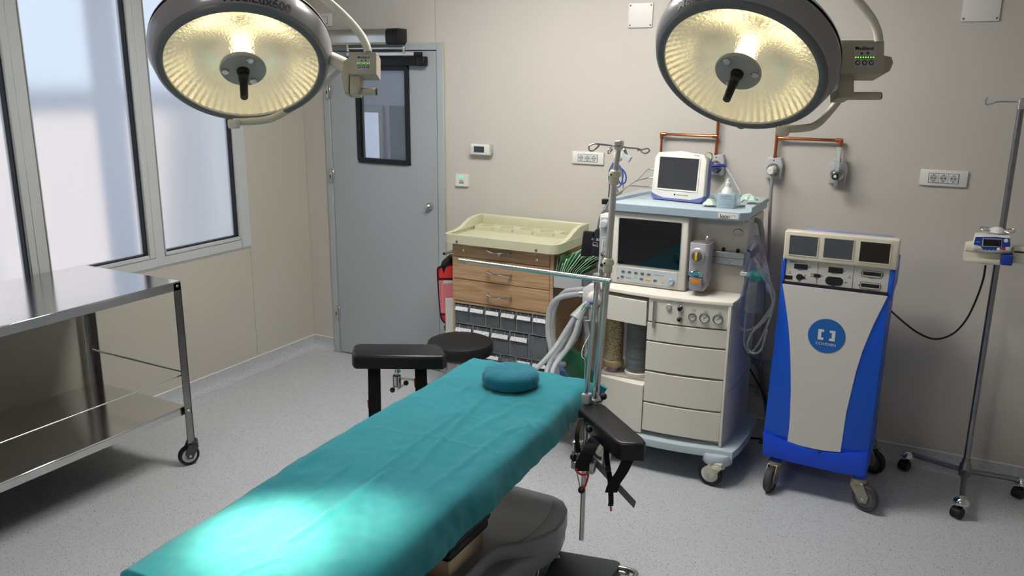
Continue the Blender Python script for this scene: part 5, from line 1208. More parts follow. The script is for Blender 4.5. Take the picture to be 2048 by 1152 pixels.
hose('sampling_line', [Hp(1184, 615, -.77), Hp(1182, 660, -.80), Hp(1166, 695, -.88), Hp(1164, 713, -.90), Hp(1170, 722, -.90), Hp(1169, 760, -.89)], .0015, WHITEP, 'thin white sampling line dangling in front of the green breathing bag', 'tube', spl=8, seg=6)
# green breathing bag and the blue case below
bagm = mat('green_rubber_bag', '#1f5a3c', rough=.35, var=.2, vscale=14)
bp_ = [Hp(1128, 698, -.80), Hp(1133, 703, -.80), Hp(1143, 716, -.79), Hp(1155, 735, -.78), Hp(1166, 755, -.78), Hp(1174, 775, -.78)]
o = MB().tube(bp_, [.012, .042, .062, .066, .06, .04], 20, 0, flat=(.62, 1.0)).build('breathing_bag', bagm, smooth=80); tag(o, 'dark green rubber breathing bag leaning against the anaesthesia machine', 'breathing bag')
tag(MB().prism([(0, 0), (.20, 0), (.20, .16), (.15, .235), (.03, .235), (0, .20)], (2.15, -.66, .18), XA, ZA, YA, .22, .01, 2).build('blue_case', mat('blue_plastic_case', '#4a5f96', rough=.45)), 'blue plastic case standing on a shelf between oak cabinet and anaesthesia machine', 'case')
cs = thing('low_shelf', 'low grey stand under the blue case beside the oak cabinet', 'stand', (2.3, -.55, 0))
MB().box((2.13, -.68, .165), (2.37, -.42, .18), .003, 1).build('board', DARKP, cs)
for x in (2.14, 2.36):
    for y in (-.67, -.43): MB().cyl((x, y, 0), (x, y, .166), .008, seg=10).build('leg', DARKP, cs)
# blood pressure cuff
NAVY = mat('navy_cuff', '#131a2e', rough=.8, var=.15, vscale=30)
cf = thing('pressure_cuff', 'dark navy blood pressure cuff with white printing hanging on the machine flank', 'cuff', Hp(1182, 512, -.60))
pts = [(px(u, v, y=-.60).x, px(u, v, y=-.60).z) for u, v in ((1166, 463), (1186, 465), (1183, 513), (1160, 513))]
MB().prism(pts, (0, -.57, 0), XA, ZA, -YA, .03, .006, 2).build('folded_back', mat('black_cuff', '#0b0d14', rough=.85), cf)
pts = [(min(px(u, v, y=-.62).x, 2.4055), px(u, v, y=-.62).z) for u, v in ((1188, 461), (1192, 458), (1203, 460), (1197, 515), (1180, 511))]
MB().prism(pts, (0, -.58, 0), XA, ZA, -YA, .035, .006, 2).build('cuff_front', NAVY, cf)
q = Hp(1193, 479, -.6165); ex_ = (px(1198, 480, y=-.6165)-px(1189, 478, y=-.6165)).normalized(); ey_ = V((.02, 0, 1)).normalized()
lettering('CE', .016, q+V((.008, 0, 0)), -ex_, -ey_, WHITEP, cf); lettering('CW 1385', .008, Hp(1191, 491.5, -.6165), -ex_, -ey_, WHITEP, cf)
MB().tube([q+V((-.015, -.0002, -.004)), q+V((-.021, -.0002, .006)), q+V((-.027, -.0002, -.004))], .0008, 5, closed=True).build('triangle_mark', WHITEP, cf)
MB().tube([q+V((-.006+.014*math.cos(a), -.0002, -.022+.007*math.sin(a))) for a in [2*PI*k/14 for k in range(14)]], .0006, 5, closed=True).build('oval_mark', WHITEP, cf)
hose('cuff_tube', [V((2.393, -.595, 1.165)), V((2.393, -.59, 1.19)), V((2.395, -.575, 1.225)), V((2.402, -.55, 1.252)), V((2.42, -.53, 1.2505))], .005, DARKP, 'dark tube rising from the navy cuff behind the gas panel', 'tube', spl=6)
# ================================================================== ELECTROSURGICAL CART
BLUE = mat('cart_blue', '#0b56cf', rough=.42, var=.03)
BLUE2 = mat('cart_bumper_blue', '#0a48d6', rough=.42, var=.03)
CPAN = mat('cart_panel_white', '#d6d4cf', rough=.45, var=.03, vscale=80)
CHEAD = mat('cart_head_cream', '#d9d3c2', rough=.42)
FY = -.635
def F(u, v, y=FY): p = px(u, v, y=y); return (p.x, p.z)
t = EC = thing('electrosurgical_cart', 'blue and white electrosurgical generator cart with three screens and round blue emblem', 'generator cart', (3.53, -.4, 0))
XL_, XR_ = 3.302, 3.752
MB().prism([F(1527, 866), F(1562, 566), F(1779, 592), F(1737, 906)], (0, -.22, 0), XA, ZA, -YA, -.22-FY, .004, 2).build('cart_body', BLUE, t)
low = [F(1527, 861), F(1552, 873), F(1575, 884), F(1605, 893), F(1630, 900), F(1655, 904), F(1681, 906), F(1710, 905), F(1737, 902)]
bot = [F(1730, 951), F(1700, 949), F(1667, 943), F(1630, 934), F(1589, 925), F(1555, 916), F(1525, 908)]
MB().prism(low+bot, (0, FY+.003, 0), XA, ZA, -YA, .012, .004, 2).build('bumper_front', BLUE2, t)
MB().box((F(1527, 880)[0], FY+.004, .165), (F(1737, 920)[0], -.22, .31), .012, 2).build('bumper_body', BLUE2, t)
white = [F(1565, 567), F(1776, 592), F(1762, 620), F(1748, 648), F(1736, 676), F(1725, 703), F(1712, 745), F(1704, 778), F(1693, 825), F(1686, 870), F(1681, 904), F(1655, 902), F(1630, 898), F(1600, 891), F(1575, 882.5), F(1578, 860), F(1580, 835), F(1582, 778), F(1581.5, 735), F(1580, 690), F(1577, 650), F(1571, 605)]
wp = MB().prism(white, (0, FY, 0), XA, ZA, -YA, .004, .0012, 1).build('front_panel', CPAN, t)
ec = px(1653, 672, y=FY-.004); er = (px(1690, 675, y=FY).x-px(1615, 669, y=FY).x)/2
em = MB().prism(circ(er, 48), V((ec.x, FY-.004, ec.z)), XA, ZA, -YA, .0015).build('emblem_disc', mat('emblem_blue', '#1b62b4', rough=.45), wp)
EMW = mat('emblem_white', '#dcdcd4', rough=.5)
for s_ in (-1, 1):
    MB().prism([(.012*s_, .028), (.036*s_, .028), (.036*s_, -.020), (.012*s_, -.020), (.012*s_, -.009), (.024*s_, -.009), (.024*s_, .017) if False else (.022*s_, -.009), (.022*s_, .017), (.012*s_, .017)], V((ec.x, FY-.0056, ec.z)), XA, ZA, -YA, .001).build('emblem_bracket', EMW, em)
    MB().prism([(.006*s_, .0085), (.020*s_, .0085), (.020*s_, -.0005), (.006*s_, -.0005)], V((ec.x, FY-.0068, ec.z)), XA, ZA, -YA, .0004).build('emblem_bar', mat('emblem_blue', '#1b62b4'), em) if False else None
lettering('COVIDIEN', .0175, V((ec.x, FY-.0057, ec.z-.038)), XA, ZA, EMW, em, squash=1.05)
MB().prism(rrect(.018, .006, .002, 2), V((F(1640, 905)[0], FY-.004, F(1640, 903)[1])), XA, ZA, -YA, .006).build('latch', INK, t)
# generator unit: connector face and screen head
gf = MB().box((F(1572, 540)[0]-.002, FY+.012, .995), (XR_-.004, -.25, 1.125), .003, 1).build('generator', CHEAD, t)
for xa, xb in ((XL_-.006, XL_+.010), (XR_-.012, XR_+.006)): MB().box((xa, FY+.002, .99), (xb, -.24, 1.118), .003, 1).build('side_cheek', BLUE, t)
gy = FY+.0115
GG = mat('generator_face', '#c9c8c4', rough=.45)
MB().box((XL_+.012, FY+.008, 1.002), (XR_-.014, FY+.013, 1.122), .001, 1).build('connector_face', GG, gf)
fy = FY+.008
gz = F(1565, 566)[1]; MB().box((F(1565, 560)[0], FY-.0042, gz+.001), (F(1776, 590)[0], FY+.02, gz+.010)).build('face_gap', INK, gf)
G = lambda zx, zy: px(1560+zx*.13889, 450+zy*.13889, y=fy)
def slot(zx, zy, w, h, r=.002, name='port', m=INK, th=.001): c = G(zx, zy); return MB().prism(rrect(w, h, r, 3), V((c.x, fy, c.z)), XA, ZA, -YA, th).build(name, m, gf)
k_ = .13889/ (FPX/ (px(1670, 520, y=fy)-CAM).dot(FW)) * 1.12
for zx, zy, w, h in ((302, 600, .170, .066), (802, 652, .178, .072), (125, 752, .1, .05), (535, 730, .085, .045)): slot(zx, zy, w*1000*k_, h*1000*k_)
slot(780, 808, 218*k_, 112*k_, 50*k_)
slot(283, 750, 92*k_, 84*k_, 41*k_); slot(343, 757, 40*k_, 32*k_, 15*k_)
for zx, zy in ((1325, 707), (1298, 877)):
    slot(zx, zy, 245*k_, 92*k_, 20*k_, 'port_ring', INK); slot(zx, zy, 232*k_, 80*k_, 17*k_, 'port_surround', GG, .0014); slot(zx, zy-2, 212*k_, 48*k_, 3*k_, 'port', INK, .002)
for (a_, c_) in (((558, 535), (520, 850)), ((1075, 590), (1030, 910))):
    p, q = G(*a_), G(*c_); x_ = (p.x+q.x)/2; MB().box((x_-.0008, fy-.0008, q.z), (x_+.0008, fy, p.z)).build('panel_line', DARKP, gf)
slot(140, 780, 140*k_, 90*k_, 6*k_, 'inset', CHEAD, .0006); slot(125, 755, 100*k_, 50*k_, .001, 'port', INK, .0012)
def L(s, zx, zy, h, m=INK, **kw): c = G(zx, zy); return lettering(s, h, V((c.x, fy-.0012, c.z)), XA, ZA, m, gf, **kw)
L('FORCE', 200, 528, .0105, mat('logo_blue', '#23357e'), bold=True); L('TRIAD', 330, 540, .0105, mat('logo_pale', '#8d97b8'))
L('Monopolar 1', 298, 642, .006); L('Monopolar 2', 795, 696, .006); L('REM', 275, 806, .0055); L('Bipolar', 768, 872, .006); L('LigaSure 1', 1315, 757, .006); L('LigaSure 2', 1290, 928, .006)
L('2', 1482, 718, .018); L('2', 1457, 890, .018, mat('red_ink', '#b8483c')); L('POLY', 530, 768, .005)
for zx, zy in ((140, 680), (1000, 750)):
    c = G(zx, zy); MB().tube([V((c.x-.006, fy-.001, c.z-.004)), V((c.x, fy-.001, c.z+.007)), V((c.x+.006, fy-.001, c.z-.004))], .0006, 5, closed=True).build('warning_mark', INK, gf)
for zx, zy in ((418, 608), (922, 662), (365, 725), (360, 780), (460, 703), (458, 737), (600, 735), (1165, 690), (1140, 860), (945, 828)):
    c = G(zx, zy); MB().tube([V((c.x-.005, fy-.001, c.z-.002)), V((c.x-.001, fy-.001, c.z+.002)), V((c.x+.002, fy-.001, c.z-.001)), V((c.x+.006, fy-.001, c.z+.003))], .0007, 5, 2).build('port_symbol', INK, gf)
hd = MB().box((F(1566, 516)[0], FY-.006, 1.122), (F(1794, 537)[0], FY+.05, 1.252), .007, 3).build('screen_head', CHEAD, t)
MB().box((XL_+.06, FY+.045, 1.14), (XR_-.02, FY+.12, 1.251), .012, 3).build('head_top', mat('head_lilac', '#8a90c0', rough=.5), t)
hy = FY-.006
for i, (pts) in enumerate((((150, 145), (555, 180), (525, 455), (125, 420)), ((648, 188), (1070, 225), (1030, 505), (618, 468)), ((1168, 235), (1605, 275), (1560, 560), (1130, 522)))):
    q = [px(1560+a*.13889, 450+c*.13889, y=hy) for a, c in pts]
    x0, x1, z0, z1 = (q[0].x+q[3].x)/2, (q[1].x+q[2].x)/2, (q[2].z+q[3].z)/2, (q[0].z+q[1].z)/2
    m_ = MB(); ring_frame(m_, rrect(x1-x0+.008, z1-z0+.008, .002, 2, (x0+x1)/2, (z0+z1)/2), rrect(x1-x0, z1-z0, .001, 2, (x0+x1)/2, (z0+z1)/2), (0, hy, 0), XA, ZA, -YA, .002); sf = m_.build('screen_frame', CHEAD, hd)
    MB().box((x0, hy-.0006, z0), (x1, hy+.0002, z1)).build('screen', mat('cart_screen_%d' % (i//2), ('#4a5057', '#17130f')[i//2], rough=(.25, .2)[i//2], coat=.4), sf)
FORKT = mat('caster_tan', '#8d877a', rough=.4, metal=.3)
fl, fr_, rr_ = px(1534, 990, z=0), px(1733, 1029, z=0), px(1742, 942, z=0)
MB().cyl((3.345, -.585, .14), (3.345, -.585, .175), .03, seg=18).build('caster_stem', BLUE2, t); MB().cyl((3.715, -.60, .14), (3.715, -.60, .175), .03, seg=18).build('caster_stem', BLUE2, t)
caster(t, (3.336, -.655, 0), .062, .032, 80, FORKT, RUBBER, DARKP, .145, offs=.04)
caster(t, (3.752, -.635, 0), .062, .032, 155, FORKT, RUBBER, DARKP, .145, offs=.04)
caster(t, (3.75, -.21, 0), .062, .032, 150, FORKT, RUBBERB, DARKP, .17, offs=.03)
caster(t, (3.35, -.22, 0), .062, .032, 40, FORKT, RUBBERB, DARKP, .17, offs=.03)
# ================================================================== DRIP STAND WITH PUMP
IX, IY = 4.147, -.205
t = thing('drip_stand', 'tall chrome drip stand on three castor legs by the back wall', 'drip stand', (IX, IY, 0))
GALV = mat('worn_chrome', '#8f9094', rough=.28, metal=1, var=.2, vscale=40)
MB().cyl((IX, IY, .10), (IX, IY, 1.82), .0135, seg=18).build('pole', GALV, t)
MB().lathe([(.02, .075), (.026, .08), (.026, .135), (.019, .145), (.017, .165)], (IX, IY, 0), ZA, 20).build('hub', GALV, t)
ends = [px(1812, 905, z=.085), px(1924, 1000, z=.085), px(2046, 962, z=.085)]
for e in ends:
    e = V((e.x, e.y, .088)); d = (e-V((IX, IY, .1))).normalized()
    e = V((max(e.x, 3.9), min(e.y, -.09), .088))
    MB().cyl((IX, IY, .105), e, .0125, seg=14).build('leg', GALV, t)
    MB().lathe([(.036, .0), (.037, .006), (.03, .02), (.018, .032), (0, .037)], e-V((0, 0, .018)), ZA, 20).build('castor_cup', CHROME, t)
    for k in (-1, 1): pass
    f = MB().lathe([(.024, -.022), (.026, -.018), (.026, .018), (.024, .022)], V((e.x-.012, e.y-.01, .0265)), V((1, -.6, 0)), 20).build('castor_wheel', RUBBERB, t)
    MB().cyl(e-V((0, 0, .02)), V((e.x-.006, e.y-.005, .03)), .012, seg=12).build('castor_yoke', BLACKP, t)
tp_ = V((IX, IY, 1.815))
MB().lathe([(.017, -.03), (.017, .012), (.012, .016), (0, .016)], tp_, ZA, 16).build('top_cap', CHROME, t)
MB().tube([tp_, tp_+V((-.05, -.01, .0)), tp_+V((-.095, -.02, -.002)), tp_+V((-.12, -.02, -.014)), tp_+V((-.132, -.02, -.012)), tp_+V((-.136, -.02, .002)), tp_+V((-.131, -.02, .016))], .004, 8, 5).build('hook', CHROME, t)
MB().tube([tp_, tp_+V((.05, .01, .0)), tp_+V((.095, .02, -.002)), tp_+V((.12, .02, -.014)), tp_+V((.134, .02, .0)), tp_+V((.131, .02, .016))], .004, 8, 5).build('hook', CHROME, t)
# syringe pump
IVW = mat('pump_ivory', '#d8d5c4', rough=.42); NB = mat('pump_blue', '#173f9e', rough=.35)
pp = thing('syringe_pump', 'ivory syringe pump with blue keypad clamped on the drip stand', 'syringe pump', (4.12, -.27, 1.15))
PY = -.30; K = lambda zx, zy, y=PY: px(1920+zx*.10416, 440+zy*.10416, y=y)
def kp_(pts, y=PY): return [(K(a, c, y).x, K(a, c, y).z) for a, c in pts]
body = kp_([(65, 740), (85, 590), (105, 480), (240, 450), (960, 600), (960, 640), (775, 780), (770, 865), (400, 830), (70, 795)])
MB().prism(kp_([(60, 745), (90, 585), (790, 650), (785, 770)]), (0, -.2178, 0), XA, ZA, -YA, .082, .004, 2).build('syringe_bed', IVW, pp)
MB().prism(kp_([(60, 740), (775, 775), (770, 870), (420, 835), (68, 795)], PY-.02), (0, -.225, 0), XA, ZA, -YA, .10, .006, 2).build('front_lip', IVW, pp)
MB().prism(kp_([(90, 585), (108, 475), (250, 450), (960, 560), (968, 640), (780, 650)]), (0, -.2178, 0), XA, ZA, -YA, .087, .004, 2).build('pump_body', IVW, pp)
hy = PY-.03
hdp = MB().prism(kp_([(235, 560), (290, 320), (310, 305), (700, 310), (965, 340), (985, 590), (970, 605), (760, 620), (600, 622), (430, 605)], hy), (0, -.24, 0), XA, ZA, -YA, .09, .004, 2).build('keypad_head', WHITEP, pp)
ky = hy-.0005
MB().prism(kp_([(262, 470), (298, 325), (700, 325), (950, 352), (965, 510), (800, 520), (790, 560), (440, 560), (390, 495)], ky), (0, ky+.0005-.0, 0), XA, ZA, -YA, .0022).build('keypad_film', NB, hdp)
MB().prism(kp_([(435, 350), (805, 365), (800, 520), (420, 505)], ky), (0, ky-.0012, 0), XA, ZA, -YA, .0012).build('screen_surround', GREYP, hdp)
MB().prism(kp_([(452, 362), (795, 376), (788, 508), (440, 495)], ky), (0, ky-.0022, 0), XA, ZA, -YA, .0008).build('pump_screen', SCRN, hdp)
for a, c, r, m_ in ((302, 518, 30, WHITEP), (370, 528, 26, WHITEP), (460, 550, 22, NB), (530, 555, 22, NB), (600, 557, 22, NB), (670, 557, 22, NB), (740, 557, 24, WHITEP), (838, 552, 28, RED), (912, 550, 30, WHITEP), (884, 395, 32, WHITEP)):
    q = K(a, c, ky); MB().lathe([(r*.000262, 0), (r*.000262, .0015), (r*.0002, .002), (0, .002)], V((q.x, ky-.0015, q.z)), -YA, 16).build('key', m_, hdp)
q = K(345, 415, ky); lettering('agilia', .0085, V((q.x, ky-.0026, q.z)), XA, ZA, GREYP, hdp)
bl = MB().box((K(785, 740).x, -.335, K(900, 850).z), (K(1010, 740).x, -.235, K(900, 655).z), .006, 3).build('plunger_head', NB, pp)
MB().prism(kp_([(1000, 600), (1040, 540), (1260, 535), (1400, 560), (1400, 870), (1000, 835)]), (0, -.235, 0), XA, ZA, -YA, .06, .005, 2).build('plunger_guard', IVW, pp)
MB().box((K(1030, 600).x, -.30, K(1030, 625).z), (K(1400, 600).x, -.285, K(1030, 595).z), .003, 1).build('plunger_rod', SCRN, pp)
tc_ = K(715, 185, -.24); MB().lathe([(.034, -.012), (.036, -.008), (.03, .004), (.016, .012), (0, .014)], V((tc_.x, -.252, tc_.z)), ZA, 24).build('clamp_cap', WHITEP, pp)
MB().cyl((tc_.x, -.252, 1.19), (tc_.x, -.252, tc_.z-.01), .014, seg=14).build('clamp_stem', WHITEP, pp)
for s_ in (-1, 1):
    a0 = V((tc_.x+s_*.02, -.262, tc_.z)); MB().tube([a0, a0+V((s_*.025, -.02, -.004)), a0+V((s_*.045, -.01, .002)), a0+V((s_*.04, .015, .008)), a0+V((s_*.01, .015, .006))], .0035, 8, 5).build('clamp_loop', STEEL, pp)
hose('power_cable', [K(490, 870, -.26), px(1966, 560, y=-.25), px(1952, 600, y=-.2), px(1932, 640, y=-.15), px(1905, 668, y=-.1), px(1870, 678, y=-.08), px(1835, 665, y=-.1), px(1800, 638, y=-.15), px(1778, 618, y=-.24)], .0045, CABLEB, 'black power cable slung from the syringe pump to the blue cart', 'cable', spl=8, seg=8)
# ================================================================== ON AND AROUND THE ANAESTHESIA MACHINE
# patient monitor
MZ = 1.3135
o = px(1358, 402, z=MZ); mc = V((2.735, -.43, MZ))
ya = math.radians(-9); ex = V((math.cos(ya), math.sin(ya), 0)); tl = math.radians(6); back = V((-math.sin(ya), math.cos(ya), 0)); ey = (ZA*math.cos(tl)+back*math.sin(tl)).normalized(); ez = ex.cross(ey)   # ez faces the room
t = thing('patient_monitor', 'white patient monitor with dark screen and blue chin standing on the anaesthesia machine', 'monitor', mc)
W, H = .282, .238
w0_, w1_ = W*.97, W*.92
pts = [(-W/2+.006, .018), (-W/2+.02, .006), (W/2-.02, .006), (W/2-.006, .018), (W/2-.0, .04), (W/2-.004, H-.03), (W/2-.022, H-.006), (0, H+.006), (-W/2+.022, H-.006), (-W/2+.004, H-.03), (-W/2, .04)]
fo = mc
fr2 = MB().prism(pts, fo-ez*.03, ex, ey, ez, .03, .006, 3).build('front_case', WHITEP, t)
VIO = mat('monitor_blue', '#6470ae', rough=.4)
MB().prism([(-W/2+.01, .012), (W/2-.01, .012), (W/2+.002, .04), (W/2-.004, H-.03), (W/2-.03, H-.012), (-W/2+.03, H-.012), (-W/2+.0, .04)], fo-ez*.068, ex, ey, ez, .04, .012, 2).build('rear_case', VIO, t)
MB().prism([(-W/2+.0, .034), (-W/2+.004, .014), (-W/2+.018, .001), (W/2-.018, .001), (W/2-.004, .014), (W/2, .034), (W/2-.04, .02), (W/4, .013), (-W/4, .013), (-W/2+.04, .02)], fo-ez*.028, ex, ey, ez, .0295, .002, 1).build('chin', VIO, t)
m_ = MB(); ring_frame(m_, rrect(.222, .168, .006, 3, -.004, .134), rrect(.208, .154, .002, 3, -.004, .134), fo+ez*.0, ex, ey, ez, .003); m_.build('screen_bezel', WHITEP, fr2)
MB().prism(rrect(.2085, .1545, .002, 2, -.004, .134), fo, ex, ey, ez, .0008).build('screen', mat('monitor_screen', '#3a3c42', rough=.12, coat=.4), fr2)
lettering('Vismo', .011, fo+ex*.085+ey*.2275+ez*.0005, ex, ey, DARKP, fr2)
lettering('NIHON KOHDEN', .0075, fo+ex*.03+ey*.031+ez*.0005, ex, ey, INK, fr2)
MB().prism(circ(.0045, 14, -.012, .031), fo, ex, ey, ez, .0008).build('maker_mark', INK, fr2)
MB().tube([fo+ex*(-.095+.008*math.cos(a))+ey*(.036+.005*math.sin(a))+ez*.0003 for a in [2*PI*k/12 for k in range(12)]], .0006, 5, closed=True).build('power_mark', GREYP, fr2)
for k in range(3):
    q = fo-ex*(W/2)+ey*(.145-.043*k)-ez*.02
    MB().lathe([(.006, -.008), (.006, .010), (.0045, .018), (.003, .024)], q, -ex, 10).build('cable_plug', GREYP, t)
    e0 = q-ex*.024; u, v = ((1277, 357), (1268, 364), (1255, 372))[k]
    yk = -.485+.02*k; mid = px(u, v, y=yk)
    hose('monitor_lead', [e0, e0-ex*.02-ZA*.003, mid, px(1240, 384+k, y=yk), px(1226, 393+3*k, y=yk), px(1214, 410+3*k, y=yk), px(1203, 440+3*k, y=yk)], .0034, CABLEG, ('upper', 'middle', 'lower')[k]+' grey sensor lead plugged into the side of the patient monitor', 'cable', spl=8, seg=8)
# support arm with sensor leads hanging
t = thing('lead_holder', 'slim white holder post with grey head carrying looped blue leads behind the drip pole', 'lead holder', px(1213, 425, y=-.4))
MB().cyl(px(1213, 425, y=-.40), px(1236, 330, y=-.40), .011, seg=14).build('post', WHITEP, t)
MB().ball(px(1237, 312, y=-.40), .026, (1, .8, 1.1)).build('head', WHITEP, t)
MB().prism([(0, 0), (.035, -.018), (.05, .01), (.03, .012), (.005, .02)], px(1243, 317, y=-.42), XA, ZA, YA, .03, .003, 1).build('clip', GREYP, t)
MB().box(px(1212, 404, y=-.42)-V((.02, .015, .012)), px(1212, 404, y=-.42)+V((.012, .015, .016)), .005, 2).build('clamp', BLACKP, t)
LBLU = mat('lead_blue', '#2f6fc4', rough=.4)
loops = [([(1227, 325), (1222, 350), (1228, 372), (1240, 372), (1246, 350), (1240, 332), (1230, 326)], LBLU, 'bright blue'), ([(1232, 328), (1246, 340), (1252, 352), (1250, 365), (1240, 366), (1234, 352)], mat('lead_navy', '#2a4a9a', rough=.4), 'navy blue'),
         ([(1226, 326), (1218, 345), (1219, 372), (1217, 395)], DARKP, 'dark grey'), ([(1234, 327), (1242, 345), (1246, 368), (1245, 382), (1238, 388), (1234, 375)], CABLEG, 'light grey')]
MB().cyl(px(1235, 328, y=-.40), px(1229, 327, y=-.458), .004, seg=10).build('hook_peg', GREYP, t)
for (pp_, m_, nm), yy_ in zip(loops, (-.440, -.451, -.429, -.418)): hose('looped_lead', [px(u, v, y=yy_) for u, v in pp_], .0038, m_, nm+' sensor lead looped over the white holder post', 'cable', spl=8, seg=7)
hose('looped_lead', [px(u, v, y=-.43) for u, v in ((1218, 404), (1208, 415), (1208, 424), (1213, 427), (1219, 415))], .003, CABLEG, 'small grey cable loop under the black clamp', 'cable', spl=8, seg=7)
# fluid bottle in a clear bag, packets
fb = px(1450, 410, z=1.3105); fb = V((3.0, -.50, 1.3105))
t = thing('fluid_bottle', 'clear fluid bottle with printed label inside a crinkled plastic bag on the machine tray', 'bottle', fb)
LIQ = glassy('pale_fluid', '#cfe6f2', .05, .45)
MB().prism(rrect(.088, .055, .012, 4, 0, 0), fb, XA, YA, ZA, .072, .012, 3).build('bottle', LIQ, t)
MB().lathe([(.03, .068), (.022, .088), (.012, .098), (.012, .118), (.008, .122), (.008, .135), (0, .136)], fb, ZA, 20).build('bottle_neck', WHITEP, t)
def bagf(u, v):
    a = 2*PI*u; s_ = (1.0, 1.04, 1.06, .95, .62, .34, .12)[min(6, int(v*6.01))]; r = 1+.12*noise.noise(V((math.cos(a)*2.2, math.sin(a)*2.2, v*5)))
    return fb+V((.052*s_*r*math.cos(a)*(1+.15*abs(math.cos(2*a))), .036*s_*r*math.sin(a)*(1+.15*abs(math.cos(2*a))), .002+.14*v))
MB().grid(bagf, 36, 6).build('plastic_bag', glassy('thin_film', '#eef3f6', .12, .14), t, smooth=20)
lp = fb+V((0, -.0285, .042)); lettering('GELASPAN', .010, lp+ZA*.016, XA, ZA, mat('print_blue', '#3e5a86'), t); lettering('4% INFUSION SOLUTION', .005, lp+ZA*.005, XA, ZA, mat('print_blue', '#3e5a86'), t)
MB().prism(rrect(.05, .018, .001, 2), lp-ZA*.008, XA, ZA, -YA, .0005).build('label_box', glassy('label_tint', '#b9cfe2', .3, .6), t); lettering('FOR INTRAVENOUS INFUSION', .0045, lp-ZA*.024, XA, ZA, INK, t)
for (u, v, w_, l_, m_, lab) in ((1488, 401, .05, .10, GRN[3], 'crumpled clear and mint green packet beside the fluid bottle'), (1424, 403, .045, .06, mat('pack_pale', '#c2d6c6', rough=.3), 'pale green packet lying between monitor and fluid bottle')):
    c = V(((3.07, 2.918)[u < 1450], (-.41, -.49)[u < 1450], 1.3125))
    def pk(a, b_, c=c, w_=w_, l_=l_, u=u): return c+V(((a-.5)*l_, (b_-.5)*w_*1.6, .028*math.sin(PI*a)*math.sin(PI*b_)+.012*noise.noise(V((a*5, b_*5, u)))+.008+(.026*min(1, max(0, (a-.15)/.3)) if u > 1450 else 0)))
    o_ = MB().grid(pk, 10, 8).build('crumpled_packet', m_, smooth=25); md = o_.modifiers.new('t', 'SOLIDIFY'); md.thickness = .002; tag(o_, lab, 'packet')
# suction regulator on the first gas outlet: gauge, yellow body, blue hose end
t = thing('suction_regulator', 'small suction regulator with round gauge and yellow body on the outlet behind the monitor', 'regulator', (2.80, -.11, 1.47))
MB().lathe([(.022, 0), (.022, .014), (.019, .017), (0, .0165)], V((2.806, -.12, 1.512)), V((-.1, -1, 0)), 22).build('gauge', CHROME, t)
MB().lathe([(.019, .0172), (0, .0172)], V((2.806, -.12, 1.512)), V((-.1, -1, 0)), 22, False).build('gauge_face', mat('gauge_green', '#c9cf9a', rough=.3), t)
MB().cyl((2.806, -.125, 1.44), (2.806, -.125, 1.505), .011, seg=14).build('regulator_body', CHROME, t)
MB().cyl((2.806, -.13, 1.452), (2.806, -.13, 1.48), .0125, seg=14).build('yellow_sleeve', YEL, t)
MB().cyl((2.806, -.13, 1.38), (2.806, -.13, 1.44), .006, seg=12).build('outlet_stem', CHROME, t)
hose('suction_line', [V((2.815, -.14, 1.462)), V((2.84, -.15, 1.468)), px(1447, 331, y=-.14), px(1452, 335, y=-.14)], .0075, mat('navy_hose', '#1c2f8a', rough=.4), 'short navy blue hose end at the suction regulator', 'hose', spl=6)
hose('suction_line', [px(1451, 334, y=-.14), px(1463, 352, y=-.16), px(1475, 375, y=-.2), px(1482, 392, y=-.25)], .0055, CLEAR, 'clear suction tube curving down from the navy hose end', 'tube', spl=8)
hose('gas_hose', [V((3.116, -.10, 1.448)), px(1544, 360, y=-.10), px(1541, 400, y=-.09), px(1539, 450, y=-.075), px(1538, 500, y=-.05), px(1533, 560, y=-.045), px(1528, 640, y=-.045), px(1520, 720, y=-.045), px(1514, 790, y=-.045)], .0085, CABLEG, 'grey gas hose hanging down the wall from the white plug', 'hose', spl=8)
# right flank: grey hose, suction jar with teal lid, tubing, wrapped tube
hose('flank_hose', [V((3.106, -.38, 1.243)), V((3.130, -.38, 1.240)), px(1522, 455, y=-.38), px(1524, 478, y=-.38), px(1517, 495, y=-.39), px(1509, 505, y=-.40), V((3.108, -.41, 1.07))], .0125, CABLEG, 'thick grey hose arching from the machine tray along its flank', 'hose', spl=8)
t = thing('suction_jar', 'clear suction jar with teal lid hanging beside the anaesthesia machine', 'suction jar', px(1502, 625, y=-.56))
j0, j1 = px(1503, 622, y=-.56), px(1517, 555, y=-.56); axj = (j1-j0).normalized(); Lj = (j1-j0).length
MB().lathe([(.0, 0), (.032, 0), (.036, .006), (.04, Lj*.9), (.042, Lj)], j0, axj, 28).build('jar', SMOKE, t)
MB().lathe([(.034, 0), (.038, .004), (.034, .01)], j0-axj*.002, axj, 28).build('jar_foot', SMOKE, t)
TEALP = glassy('teal_lid', '#2f8f92', .3, .5)
MB().lathe([(.044, 0), (.046, .01), (.044, .03), (.034, .04), (0, .044)], j1-axj*.012, axj, 28).build('lid', TEALP, t)
MB().box((3.10, -.568, j1.z), (j1.x-.034, -.552, j1.z+.018), .002, 1).box((3.10, -.566, j1.z), (3.111, -.492, j1.z+.018), .002, 1).build('jar_bracket', GREYP, t)
